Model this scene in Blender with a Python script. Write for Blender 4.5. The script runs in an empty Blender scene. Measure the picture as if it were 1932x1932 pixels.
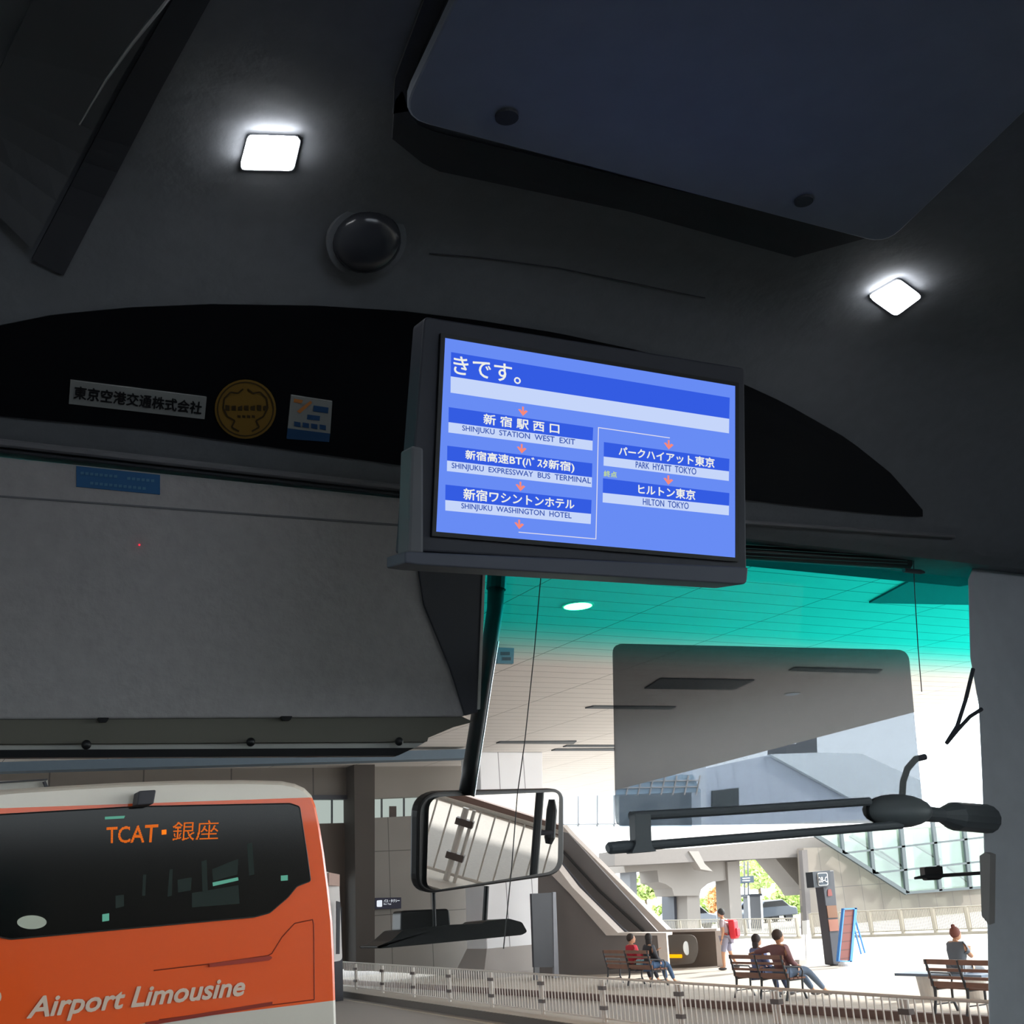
import bpy, math, random
import numpy as np
from mathutils import Vector, Matrix
random.seed(7)
S = bpy.context.scene
COL = S.collection

# ------------------------------------------------------------------ camera, world, sun, exposure
F = 2200.0
EYE = np.array([0.0, 0.0, 2.5])
YAW, PITCH, ROLL = math.radians(29.9), math.atan(734 / 2200), math.radians(4)
_d = np.array([math.sin(YAW) * math.cos(PITCH), math.cos(YAW) * math.cos(PITCH), math.sin(PITCH)])
_r0 = np.array([math.cos(YAW), -math.sin(YAW), 0.0])
_u0 = np.cross(_r0, _d)
_r = math.cos(ROLL) * _r0 - math.sin(ROLL) * _u0
_u = math.sin(ROLL) * _r0 + math.cos(ROLL) * _u0
cam = bpy.data.cameras.new('camera')
cam.sensor_width = 36.0
cam.lens = F * 36.0 / 1932.0
cam.clip_start = 0.02
cam.clip_end = 2000
camo = bpy.data.objects.new('camera', cam)
COL.objects.link(camo)
camo.matrix_world = Matrix(((_r[0], _u[0], -_d[0], EYE[0]), (_r[1], _u[1], -_d[1], EYE[1]), (_r[2], _u[2], -_d[2], EYE[2]), (0, 0, 0, 1)))
S.camera = camo
W = bpy.data.worlds.new('sky'); S.world = W; W.use_nodes = True
bg = W.node_tree.nodes['Background']
bg.inputs[0].default_value = (0.86, 0.94, 1.0, 1)
bg.inputs[1].default_value = 6.0
sun = bpy.data.lights.new('sun', 'SUN'); sun.energy = 8.0; sun.angle = math.radians(1.5); sun.color = (1, 0.96, 0.9)
suno = bpy.data.objects.new('sun', sun); COL.objects.link(suno)
suno.rotation_euler = Vector((0.8, -0.3, 0.56)).to_track_quat('Z', 'Y').to_euler()
S.view_settings.view_transform = 'Standard'
S.view_settings.look = 'None'
S.view_settings.exposure = 0.0
S.view_settings.gamma = 1.0
S.view_settings.use_curve_mapping = False
S.cycles.use_denoising = True
S.cycles.max_bounces = 8
S.cycles.transparent_max_bounces = 16

# ------------------------------------------------------------------ pixel -> point helpers
def ray(x, y): return _d + _r * (x - 966) / F + _u * (966 - y) / F
def onZ(x, y, z):
    v = ray(x, y); return EYE + v * ((z - EYE[2]) / v[2])
def onY(x, y, Y):
    v = ray(x, y); return EYE + v * (Y / v[1])
def onX(x, y, X):
    v = ray(x, y); return EYE + v * (X / v[0])
def onP(x, y, P, n):
    v = ray(x, y); return EYE + v * (np.dot(np.array(P) - EYE, n) / np.dot(v, n))
def fY(Y): return lambda x, y: onY(x, y, Y)
def fZ(Z): return lambda x, y: onZ(x, y, Z)
def fX(X): return lambda x, y: onX(x, y, X)
def nrm(v):
    v = np.array(v, float); return v / np.linalg.norm(v)

# ------------------------------------------------------------------ materials
def lin(c):
    return tuple(((v / 255) / 12.92 if v / 255 <= 0.04045 else ((v / 255 + 0.055) / 1.055) ** 2.4) for v in c)
MATS = {}
def mat(name, c, rough=0.6, metal=0.0, var=0.08, scale=8.0, coat=0.0, bump=0.0):
    if name in MATS: return MATS[name]
    m = bpy.data.materials.new(name); m.use_nodes = True; nt = m.node_tree; b = nt.nodes['Principled BSDF']
    c = lin(c)
    b.inputs['Roughness'].default_value = rough; b.inputs['Metallic'].default_value = metal
    b.inputs['Coat Weight'].default_value = coat
    tc = nt.nodes.new('ShaderNodeTexCoord'); nz = nt.nodes.new('ShaderNodeTexNoise'); nz.inputs['Scale'].default_value = scale
    nz.inputs['Detail'].default_value = 4
    nt.links.new(tc.outputs['Object'], nz.inputs['Vector'])
    mx = nt.nodes.new('ShaderNodeMix'); mx.data_type = 'RGBA'
    mx.inputs[6].default_value = tuple(v * (1 - var) for v in c) + (1,)
    mx.inputs[7].default_value = tuple(min(1, v * (1 + var)) for v in c) + (1,)
    nt.links.new(nz.outputs['Fac'], mx.inputs[0]); nt.links.new(mx.outputs[2], b.inputs['Base Color'])
    if bump:
        bp = nt.nodes.new('ShaderNodeBump'); bp.inputs['Strength'].default_value = bump; bp.inputs['Distance'].default_value = 0.01
        nt.links.new(nz.outputs['Fac'], bp.inputs['Height']); nt.links.new(bp.outputs['Normal'], b.inputs['Normal'])
    MATS[name] = m; return m
def emit(name, c, s=1.0):
    if name in MATS: return MATS[name]
    m = bpy.data.materials.new(name); m.use_nodes = True; nt = m.node_tree; nt.nodes.clear()
    e = nt.nodes.new('ShaderNodeEmission'); e.inputs[0].default_value = lin(c) + (1,); e.inputs[1].default_value = s
    o = nt.nodes.new('ShaderNodeOutputMaterial'); nt.links.new(e.outputs[0], o.inputs[0])
    MATS[name] = m; return m
def grid_mat(name, c, line, sx, sz, w=0.03, axes=('X', 'Z'), rough=0.6, off=(0, 0), var=.06):
    """panel joints: lines every sx along axes[0] and sz along axes[1] (object space = world)"""
    m = mat(name, c, rough, var=var, scale=1.5); nt = m.node_tree; b = nt.nodes['Principled BSDF']
    src = b.inputs['Base Color'].links[0].from_socket
    tc = nt.nodes.new('ShaderNodeTexCoord'); sp = nt.nodes.new('ShaderNodeSeparateXYZ'); nt.links.new(tc.outputs['Object'], sp.inputs[0])
    def M(op, a, bb=None):
        n = nt.nodes.new('ShaderNodeMath'); n.operation = op
        for i, v in enumerate((a, bb)):
            if v is None: continue
            if isinstance(v, (int, float)): n.inputs[i].default_value = v
            else: nt.links.new(v, n.inputs[i])
        return n.outputs[0]
    res = None
    for ax, s, of in ((axes[0], sx, off[0]), (axes[1], sz, off[1])):
        if not s: continue
        f = M('FRACT', M('DIVIDE', M('ADD', sp.outputs[ax], 500 * s + of), s))
        l = M('LESS_THAN', f, w / s)
        res = l if res is None else M('MAXIMUM', res, l)
    mx = nt.nodes.new('ShaderNodeMix'); mx.data_type = 'RGBA'
    nt.links.new(res, mx.inputs[0]); nt.links.new(src, mx.inputs[6]); mx.inputs[7].default_value = lin(line) + (1,)
    nt.links.new(mx.outputs[2], b.inputs['Base Color'])
    return m
def glassy(name, tint, gloss=0.04, rough=0.02, gradient=None):
    """thin pane: tinted transmission plus a little mirror reflection; gradient=(z0,z1,tint_above)"""
    m = bpy.data.materials.new(name); m.use_nodes = True; nt = m.node_tree; nt.nodes.clear()
    t = nt.nodes.new('ShaderNodeBsdfTransparent'); t.inputs[0].default_value = tuple(tint) + (1,)
    g = nt.nodes.new('ShaderNodeBsdfGlossy'); g.inputs['Roughness'].default_value = rough
    mx = nt.nodes.new('ShaderNodeMixShader'); mx.inputs[0].default_value = gloss
    o = nt.nodes.new('ShaderNodeOutputMaterial')
    nt.links.new(t.outputs[0], mx.inputs[1]); nt.links.new(g.outputs[0], mx.inputs[2]); nt.links.new(mx.outputs[0], o.inputs[0])
    if gradient:
        z0, z1, top = gradient
        tc = nt.nodes.new('ShaderNodeTexCoord'); sp = nt.nodes.new('ShaderNodeSeparateXYZ'); nt.links.new(tc.outputs['Object'], sp.inputs[0])
        mr = nt.nodes.new('ShaderNodeMapRange'); mr.inputs[1].default_value = z0; mr.inputs[2].default_value = z1
        mr.interpolation_type = 'SMOOTHSTEP'
        nt.links.new(sp.outputs['Z'], mr.inputs[0])
        c = nt.nodes.new('ShaderNodeMix'); c.data_type = 'RGBA'; c.inputs[6].default_value = tuple(tint) + (1,); c.inputs[7].default_value = tuple(top) + (1,)
        nt.links.new(mr.outputs[0], c.inputs[0]); nt.links.new(c.outputs[2], t.inputs[0])
    MATS[name] = m; return m

# ------------------------------------------------------------------ mesh builder
class MB:
    def __init__(s): s.v = []; s.f = []
    def add(s, vs, fs):
        o = len(s.v); s.v += [tuple(map(float, p)) for p in vs]; s.f += [[i + o for i in f] for f in fs]; return s
    def box(s, lo, hi, R=None, at=(0, 0, 0)):
        c = [(x, y, z) for x in (lo[0], hi[0]) for y in (lo[1], hi[1]) for z in (lo[2], hi[2])]
        if R is not None: c = [tuple(np.array(at) + R @ np.array(p)) for p in c]
        return s.add(c, [(0, 1, 3, 2), (4, 6, 7, 5), (0, 4, 5, 1), (2, 3, 7, 6), (0, 2, 6, 4), (1, 5, 7, 3)])
    def prism(s, pts, ext):
        n = len(pts); ext = np.array(ext)
        a = [np.array(p) for p in pts]; b = [p + ext for p in a]
        return s.add(a + b, [list(range(n)), list(range(2 * n - 1, n - 1, -1))] + [(i, i + n, (i + 1) % n + n, (i + 1) % n) for i in range(n)])
    def flat(s, pts): return s.add(pts, [list(range(len(pts)))])
    def tube(s, pts, r, n=10, cap=True):
        pts = [np.array(p, float) for p in pts]; k = len(pts)
        rs = r if isinstance(r, (list, tuple)) else [r] * k
        vs = []; prev = None
        for i, p in enumerate(pts):
            t = nrm(pts[min(i + 1, k - 1)] - pts[max(i - 1, 0)])
            if prev is None:
                a = np.array([0, 0, 1.]) if abs(t[2]) < .9 else np.array([1., 0, 0]); e1 = nrm(np.cross(t, a))
            else: e1 = nrm(prev - t * np.dot(prev, t))
            prev = e1; e2 = np.cross(t, e1)
            for j in range(n):
                an = 2 * math.pi * j / n; vs.append(p + rs[i] * (math.cos(an) * e1 + math.sin(an) * e2))
        fs = [(i * n + j, i * n + (j + 1) % n, (i + 1) * n + (j + 1) % n, (i + 1) * n + j) for i in range(k - 1) for j in range(n)]
        if cap: fs += [list(range(n - 1, -1, -1)), list(range((k - 1) * n, k * n))]
        return s.add(vs, fs)
    def ball(s, c, r, n=16, m=10, R=None):
        c = np.array(c, float); r = np.array(r if isinstance(r, (list, tuple)) else (r, r, r), float); vs = []
        for i in range(m + 1):
            th = math.pi * i / m
            for j in range(n):
                ph = 2 * math.pi * j / n
                p = np.array([math.sin(th) * math.cos(ph), math.sin(th) * math.sin(ph), math.cos(th)]) * r
                vs.append(c + (R @ p if R is not None else p))
        return s.add(vs, [(i * n + j, (i + 1) * n + j, (i + 1) * n + (j + 1) % n, i * n + (j + 1) % n) for i in range(m) for j in range(n)])
    def sheet(s, rows, th=None):
        """rows of points; th = thickness vector makes it a closed slab"""
        nr, nc = len(rows), len(rows[0]); a = [np.array(p) for r_ in rows for p in r_]
        q = lambda o: [(o + i * nc + j, o + i * nc + j + 1, o + (i + 1) * nc + j + 1, o + (i + 1) * nc + j) for i in range(nr - 1) for j in range(nc - 1)]
        if th is None: return s.add(a, q(0))
        N = len(a); b = [p + np.array(th) for p in a]
        fs = q(0) + [tuple(reversed(f)) for f in q(N)]
        rim = [j for j in range(nc)] + [i * nc + nc - 1 for i in range(1, nr)] + [(nr - 1) * nc + j for j in range(nc - 2, -1, -1)] + [i * nc for i in range(nr - 2, 0, -1)]
        for i in range(len(rim)):
            p, q2 = rim[i], rim[(i + 1) % len(rim)]; fs.append((p, p + N, q2 + N, q2))
        return s.add(a + b, fs)
    def build(s, name, m, parent=None, smooth=False, bevel=0, local=False):
        me = bpy.data.meshes.new(name)
        off = np.array(parent_world(parent)) if (parent is not None and not local) else np.zeros(3)
        me.from_pydata([tuple(np.array(p) - off) for p in s.v], [], s.f); me.update()
        import bmesh
        bm = bmesh.new(); bm.from_mesh(me); bmesh.ops.remove_doubles(bm, verts=bm.verts, dist=1e-6); bmesh.ops.recalc_face_normals(bm, faces=bm.faces); bm.to_mesh(me); bm.free()
        me.materials.append(m)
        if smooth: me.polygons.foreach_set('use_smooth', [True] * len(me.polygons))
        o = bpy.data.objects.new(name, me); COL.objects.link(o)
        if parent is not None: o.parent = parent
        if bevel:
            bv = o.modifiers.new('bevel', 'BEVEL'); bv.width = bevel; bv.segments = 2; bv.limit_method = 'ANGLE'; bv.angle_limit = math.radians(40)
        return o
def parent_world(p):
    v = np.array(p.location)
    while p.parent: p = p.parent; v = v + np.array(p.location)
    return v
def thing(name, label, cat, loc=(0, 0, 0), group=None, rz=0):
    o = bpy.data.objects.new(name, None); o.empty_display_size = .1; COL.objects.link(o)
    o.location = tuple(map(float, loc)); o.rotation_euler = (0, 0, rz)
    return tag(o, label, cat, group)
def tag(o, label, cat, group=None, kind=None):
    o['label'] = label; o['category'] = cat
    if group: o['group'] = group
    if kind: o['kind'] = kind
    return o
def struct(o): o['kind'] = 'structure'; return o
def copy_tree(o, parent=None):
    c = o.copy(); COL.objects.link(c)
    if parent is not None: c.parent = parent
    for ch in list(o.children): copy_tree(ch, c)
    return c

# homography from the unit square (u right, v down) to four picture points, then onto a surface
def homog(q):
    A = []; B = []
    for (u, v), (x, y) in zip(((0, 0), (1, 0), (1, 1), (0, 1)), q):
        A.append([u, v, 1, 0, 0, 0, -u * x, -v * x]); B.append(x)
        A.append([0, 0, 0, u, v, 1, -u * y, -v * y]); B.append(y)
    h = np.linalg.solve(np.array(A, float), np.array(B, float)); H = np.append(h, 1).reshape(3, 3)
    def f(u, v):
        p = H @ np.array([u, v, 1.]); return p[0] / p[2], p[1] / p[2]
    return f
def text2d(body, bold=0.0, shear=0.0, space=1.0):
    c = bpy.data.curves.new('t', 'FONT'); c.body = body; c.size = 1; c.offset = bold; c.shear = shear; c.space_character = space; c.resolution_u = 3
    o = bpy.data.objects.new('t', c); COL.objects.link(o); bpy.context.view_layer.update()
    me = bpy.data.meshes.new_from_object(o.evaluated_get(bpy.context.evaluated_depsgraph_get()))
    vs = np.array([v.co[:2] for v in me.vertices]); fs = [list(p.vertices) for p in me.polygons]
    bpy.data.objects.remove(o); bpy.data.curves.remove(c); bpy.data.meshes.remove(me)
    lo = vs.min(0); hi = vs.max(0); vs = (vs - lo) / (hi - lo); vs[:, 1] = 1 - vs[:, 1]
    return vs, fs
def text_on(mb, body, quad, surf, thick=0.0, **k):
    vs, fs = text2d(body, **k); h = homog(quad)
    for i_, (dx, dy) in enumerate(((0, 0),) if not thick else ((-thick, 0), (thick, 0), (0, thick), (0, -thick))):
        P_ = [surf(*(np.array(h(u, v)) + (dx, dy))) for u, v in vs]
        mb.add([p + (EYE - p) * 1.5e-4 * i_ for p in P_], fs)
def dots_on(mb, rows, quad, surf, r=.42):
    """dot-matrix lettering: rows of '#'"""
    h = homog(quad); nr, nc = len(rows), len(rows[0])
    for i, row in enumerate(rows):
        for j, ch in enumerate(row):
            if ch != ' ':
                mb.flat([surf(*h((j + .5 + a * r) / nc, (i + .5 + b * r) / nr)) for a, b in ((-1, -1), (1, -1), (1, 1), (-1, 1))])
def rounded(q, r, n=5):
    """round the corners of a pixel polygon"""
    out = []
    for i in range(len(q)):
        p0, p, p1 = (np.array(q[i - 1], float), np.array(q[i], float), np.array(q[(i + 1) % len(q)], float))
        rr = r[i] if isinstance(r, (list, tuple)) else r
        a = p + nrm(p0 - p) * rr; b = p + nrm(p1 - p) * rr
        for k in range(n + 1):
            t = k / n; out.append(tuple((1 - t) ** 2 * a + 2 * t * (1 - t) * p + t * t * b))
    return out
def px_prism(mb, q, surf, ext): return mb.prism([surf(x, y) for x, y in q], ext)

# ------------------------------------------------------------------ common materials
M_head = mat('headliner grey', (116, 119, 124), .85, scale=40, var=.12, bump=.15)
M_panel = mat('ceiling panel grey', (140, 147, 160), .8, scale=30, var=.1)
M_groove = mat('dark groove rubber', (58, 60, 66), .8)
M_black = mat('black plastic', (24, 25, 28), .45)
M_gloss = mat('gloss black trim', (12, 13, 17), .3)
M_dgrey = mat('dark grey plastic', (62, 64, 72), .55)
M_mgrey = mat('mid grey plastic', (105, 106, 110), .6)
M_blind = mat('grey blind fabric', (165, 162, 162), .9, scale=60, var=.12, bump=.2)
M_pale = mat('pale trim', (190, 190, 184), .6)
M_chrome = mat('satin metal', (190, 195, 200), .3, metal=.9)
M_white = mat('white print', (225, 228, 230), .7)

# ------------------------------------------------------------------ bus interior shell (our bus): profile extruded across the bus
PROF = [(-6, .75), (.93, .75), (1.03, .742), (1.10, .722), (1.2, .665), (1.28, .60), (1.34, .545), (1.38, .53)]
for _ in range(3):      # soften the profile
    q_ = PROF[:2]
    for (a0, b0), (a1_, b1_) in zip(PROF[1:-1], PROF[2:]): q_ += [(a0 * .75 + a1_ * .25, b0 * .75 + b1_ * .25), (a0 * .25 + a1_ * .75, b0 * .25 + b1_ * .75)]
    PROF = q_[:1] + q_[1:] + [PROF[-1]]
XL, XR = -0.75, 1.98
cabin = bpy.data.lights.new('cabin_fill', 'AREA'); cabin.shape = 'RECTANGLE'; cabin.size = 1.6; cabin.size_y = .5; cabin.energy = 13.0; cabin.color = (.80, .89, 1.0)  # unseen fill light added behind the eye to lift the dark front
co_ = bpy.data.objects.new('cabin_fill', cabin); COL.objects.link(co_); co_.location = (.6, -1.9, 3.1); co_.rotation_euler = Vector((0, -1, .35)).to_track_quat('Z', 'Y').to_euler()
def HP(off=0.0):
    segs = []
    for (y0, z0), (y1, z1) in zip(PROF[:-1], PROF[1:]):
        n = nrm((y1 - y0, z1 - z0)); nn = np.array([n[1], -n[0]])  # towards the cabin (down/back)
        segs.append((np.array([y0, z0]) + nn * off, np.array([y1, z1]) + nn * off))
    def f(x, y):
        v = ray(x, y); dv = np.array([v[1], v[2]]); best = None
        for a, b in segs:
            e = b - a; det = dv[0] * (-e[1]) + e[0] * dv[1]
            if abs(det) < 1e-9: continue
            t = (a[0] * (-e[1]) + e[0] * a[1]) / det
            s_ = (dv[0] * a[1] - dv[1] * a[0]) / (-det) if True else 0
            s_ = np.dot(dv * t - a, e) / np.dot(e, e)
            dd = max(0, s_ - 1, -s_)
            if t > 0 and (best is None or dd < best[0] - 1e-6): best = (dd, t)
        return EYE + v * best[1]
    return f
mb = MB(); rows = []
for x in (XL, XR):
    pass
pr = PROF + [(1.60, .56), (1.60, .85), (-6, .85)]
mb.prism([(XL, y, 2.5 + z) for y, z in pr], (XR - XL, 0, 0))
struct(mb.build('ceiling', M_head))
for nm, xa_, xb_, ye in (('wall_left', XL - .06, XL, 1.66), ('wall_right', XR, XR + .06, 1.5)):
    mb = MB(); mb.box((xa_, -6, .9), (xb_, ye, 1.95)); mb.box((xa_, -6, 3.02), (xb_, ye, 3.35)); mb.box((xa_, .95, 1.95), (xb_, ye, 3.02))
    for y in (-.75, -2.55, -4.35, -6.0): mb.box((xa_, y, 1.95), (xb_, y + .12, 3.02))
    struct(mb.build(nm, M_mgrey))
sg_ = glassy('side glass', (.85, .88, .87), .04, .03)
for nm, xa_ in (('window_2', XL - .035), ('window_3', XR + .025)):
    struct(MB().box((xa_, -5.95, 1.95), (xa_ + .008, .96, 3.02)).build(nm, sg_))
struct(MB().box((XL - .06, -6.06, .9), (XR + .06, -6, 3.35)).build('wall_back', M_mgrey))
struct(MB().box((XL - .06, -6.06, .84), (XR + .06, 1.72, .9)).build('floor', M_dgrey))
struct(MB().box((XL - .06, 1.64, .9), (XR + .06, 1.72, 2.08)).build('wall_front', M_dgrey))
# windshield, slightly raked, with a green shade band along its top
gl = glassy('windshield glass', (.985, .99, .985), .01, .03, (2.5 + .34, 2.5 + .42, (.11, .975, .945)))
mb = MB(); mb.prism([(XL, 1.50, 3.10), (XR, 1.50, 3.10), (XR, 1.655, 2.08), (XL, 1.655, 2.08)], (0, .006, 0))
o = struct(mb.build('window_1', gl))
# right front pillar
mb = MB(); q = [(1740, 1010), (1812, 1022), (1838, 1062), (1826, 1092), (1830, 1240), (1846, 1330), (1853, 1480), (1856, 1600), (1862, 1720), (1866, 1960), (2010, 1960), (2010, 990), (1740, 970)]
px_prism(mb, q, fY(1.42), (.14, .10, 0)); struct(mb.build('wall_right_pillar', mat('pillar grey', (205, 208, 212), .8, scale=30, var=.1), bevel=.004)).name = 'wall_right.001'
# side trim on the pillar
mb = MB(); px_prism(mb, [(1848, 1615), (1852, 1728), (1866, 1745), (1868, 1612), (1858, 1608)], fY(1.38), (.05, .03, 0)); struct(mb.build('trim_1', mat('trim pale grey', (170, 165, 160))))

# raised hatch panel in the ceiling with dark groove
s0, s1, s2 = HP(.004), HP(.016), HP(.002)
def strip(mb, pts_a, pts_b, surf, k=24, rows=4):
    """slab between two pixel polylines lying on the curved header"""
    def samp(P, t):
        P = [np.array(p, float) for p in P]; L = [0]
        for a, b in zip(P[:-1], P[1:]): L.append(L[-1] + np.linalg.norm(b - a))
        d = t * L[-1]
        for i in range(len(P) - 1):
            if d <= L[i + 1] + 1e-9: return P[i] + (P[i + 1] - P[i]) * ((d - L[i]) / (L[i + 1] - L[i]))
        return P[-1]
    R = []
    for i in range(rows + 1):
        w = i / rows; R.append([surf(*(samp(pts_a, t / k) * (1 - w) + samp(pts_b, t / k) * w)) for t in range(k + 1)])
    mb.sheet(R, (0, .002, .003)); return mb
mb = MB(); strip(mb, [(760, 170), (775, 232), (830, 252), (1200, 340), (1640, 448)], [(745, 190), (740, 262), (812, 320), (1190, 400), (1500, 486)], s0)
strip(mb, [(862, -40), (772, 150), (770, 210)], [(815, -40), (745, 150), (742, 215)], s0)
hp = thing('ceiling_hatch', 'large grey raised ceiling hatch panel with two round plugs above the display', 'hatch', onZ(1200, 200, 3.25))
mb.build('groove', M_groove, hp)
mb = MB(); q = rounded([(886, -60), (752, 222), (1672, 462), (2010, 138), (2010, -60)], [5, 55, 40, 5, 5])
C0 = [onZ(x, y, 3.225) for x, y in q]
mb.prism(C0, (0, 0, .014)); mb.build('panel', M_panel, hp, bevel=.004)
for x, y, rx in ((956, 218, .0115), (1516, 377, .0105)):
    c = onZ(x, y, 3.2245); mb = MB(); mb.tube([c, c + np.array([0, 0, -.003])], rx, 20); mb.build('plug', M_groove if x < 1000 else M_dgrey, hp)
# faint seam under the hatch
mb = MB(); mb.tube([HP(.001)(x, y) for x, y in ((810, 478), (900, 485), (1050, 505), (1200, 535), (1330, 562))], .0006, 6)
struct(mb.build('trim_2', M_groove))
# luggage rack on the left
lr = thing('luggage_rack', 'dark overhead luggage rack edge with a pale metal rail, top left', 'rack', HP(.02)(200, 130))
mb = MB(); strip(mb, [(90, -60), (0, 130), (-80, 330)], [(352, -60), (215, 170), (60, 470)], HP(.010), 12, 4); mb.build('rack_edge', mat('rack grey', (92, 94, 98), .7), lr)
mb = MB(); strip(mb, [(360, -60), (225, 175), (60, 490)], [(430, -60), (300, 175), (120, 520)], HP(.004), 12, 3); mb.build('shadow_gap', M_groove, lr)
mb = MB(); mb.tube([HP(.026)(x, y) for x, y in ((352, -50), (305, 12), (250, 80), (200, 150), (150, 235))], [.0022, .0022, .002, .0016, .0008], 8); mb.build('rail', M_chrome, lr)

# lens-shaped gloss black panel behind the stickers
UP = [(-60, 632), (0, 614), (100, 594), (250, 580), (400, 574), (600, 577), (760, 587), (900, 604), (1050, 628), (1200, 660), (1350, 700), (1480, 760), (1600, 828), (1690, 900), (1738, 962)]
LO = [(-60, 778), (0, 785), (140, 798), (300, 813), (500, 842), (770, 880), (950, 900), (1100, 915), (1250, 930), (1405, 943), (1500, 954), (1600, 965), (1690, 973), (1742, 975)]
mb = MB(); xs = np.linspace(-60, 1741, 60); R = []
for w in np.linspace(0, 1, 9):
    R.append([HP(.004)(x, np.interp(x, *zip(*UP)) * (1 - w) + np.interp(x, *zip(*LO)) * w) for x in xs])
mb.sheet(R, (0, .003, .002)); o = mb.build('header_panel', M_gloss, smooth=False)
tag(o, 'long lens-shaped gloss black panel across the header carrying three stickers', 'panel')
# lower header rail lines
for i, (a, b, r) in enumerate((((-60, 828), (800, 925), .005), ((-60, 842), (800, 938), .003), ((1400, 985), (1800, 1012), .004))):
    mb = MB(); mb.tube([HP(.003)(a[0] + (b[0] - a[0]) * t, a[1] + (b[1] - a[1]) * t) for t in np.linspace(0, 1, 10)], r, 8); struct(mb.build('trim_%d' % (3 + i), M_mgrey if i != 1 else M_groove))

# stickers and plate
sA, sB = HP(.0064), HP(.0074)
q = [(133, 718), (390, 750), (386, 791), (130, 762)]
pl = thing('name_plate', 'white plate with black Japanese company lettering on the gloss black header', 'plate', sA(260, 755))
mb = MB(); strip(mb, [q[0], q[1]], [q[3], q[2]], sA, 10, 2); mb.build('plate', mat('white plate', (140, 142, 140), .6), pl)
mb = MB(); text_on(mb, '東京空港交通株式会社', [(141, 728), (382, 759), (379, 782), (139, 752)], sB, thick=.7); mb.build('lettering', M_black, pl)
em = thing('round_emblem', 'round gold emblem sticker beside the white name plate', 'emblem', sA(463, 772))
mb = MB(); cc = [(463 + 58 * math.cos(a), 772 + 56 * math.sin(a)) for a in np.linspace(0, 2 * math.pi, 33)[:-1]]
def disc(mb, cx, cy, rx, ry, surf, n=32, inner=0):
    c = surf(cx, cy); ring = [surf(cx + rx * math.cos(a), cy + ry * math.sin(a)) for a in np.linspace(0, 2 * math.pi, n + 1)[:-1]]
    if inner:
        r2 = [surf(cx + rx * inner * math.cos(a), cy + ry * inner * math.sin(a)) for a in np.linspace(0, 2 * math.pi, n + 1)[:-1]]
        mb.add(ring + r2, [(i, (i + 1) % n, (i + 1) % n + n, i + n) for i in range(n)])
    else: mb.add([c] + ring, [(0, 1 + i, 1 + (i + 1) % n) for i in range(n)])
mb = MB(); disc(mb, 463, 772, 58, 56, sA); mb.build('emblem_disc', mat('gold sticker', (128, 98, 36), .55), em)
mb = MB(); disc(mb, 463, 772, 54, 52, sB, inner=.95)
for sgn in (-1, 1):   # scrolled inner border
    P = [(463 + sgn * a, 772 + b) for a, b in ((4, -38), (14, -30), (28, -32), (40, -20), (42, -2), (34, 14), (20, 22), (26, 34), (12, 42))]
    for (xa, ya), (xb, yb) in zip(P[:-1], P[1:]):
        n = nrm((-(yb - ya), xb - xa)) * 1.6; mb.flat([sB(xa + n[0], ya + n[1]), sB(xb + n[0], yb + n[1]), sB(xb - n[0], yb - n[1]), sB(xa - n[0], ya - n[1])])
for x in range(425, 500, 12): mb.flat([sB(x, 764 + (x % 5)), sB(x + 8, 765), sB(x + 8, 775), sB(x, 774)])
for x in range(448, 480, 9): mb.flat([sB(x, 783), sB(x + 6, 784), sB(x + 6, 789), sB(x, 788)])
mb.build('emblem_print', mat('brown print', (60, 45, 20), .6), em)
st = thing('safety_sticker', 'small square white sticker with a blue lower band on the black header', 'sticker', sA(584, 788))
mb = MB(); strip(mb, [(549, 746), (627, 758)], [(543, 808), (623, 818)], sA, 6, 2); mb.build('sticker_paper', mat('white plate', (140, 142, 140)), st)
mb = MB(); strip(mb, [(543, 808), (623, 818)], [(541, 828), (621, 834)], sA, 6, 2)
mb.flat([sB(592, 765), sB(620, 769), sB(619, 780), sB(591, 776)]); mb.flat([sB(580, 782), sB(604, 785), sB(603, 794), sB(579, 791)])
for x in (555, 571, 587, 603): mb.flat([sB(x, 795 + (x - 555) * .12), sB(x + 12, 797 + (x - 555) * .12), sB(x + 12, 806 + (x - 555) * .12), sB(x, 804 + (x - 555) * .12)])
mb.build('blue_print', mat('blue print', (30, 70, 112), .6), st)
mb = MB(); mb.flat([sB(560, 776), sB(586, 756), sB(589, 760), sB(566, 780)]); mb.flat([sB(555, 752), sB(572, 755), sB(569, 761), sB(554, 759)]); mb.build('swoosh', mat('ochre print', (190, 120, 60), .6), st)

# ceiling lamps
lampm = emit('lamp white', (250, 252, 255), 26)
def lamp(q, label):
    c = HP(.01)(sum(p[0] for p in q) / 4, sum(p[1] for p in q) / 4)
    t = thing('ceiling_lamp', label, 'lamp', c, 'reading lamps in the bus ceiling')
    qq = rounded(q, 9, 3); cx, cy = np.mean(q, 0)
    big = [(cx + (x - cx) * 1.03, cy + (y - cy) * 1.04) for x, y in qq]
    up = np.array([0, .006, .010])
    mb = MB(); mb.prism([HP(.008)(x, y) for x, y in big], up); mb.build('bezel', M_head, t)
    mb = MB(); mb.prism([HP(.0115)(x, y) for x, y in qq], up * .5); mb.build('lens', lampm, t)
lamp([(470, 259), (567, 262), (553, 322), (454, 320)], 'bright square white lamp in the bus ceiling left of the display')
lamp([(1642, 563), (1700, 530), (1740, 560), (1690, 597)], 'bright diamond-shaped white lamp in the bus ceiling right of the display')
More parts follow.
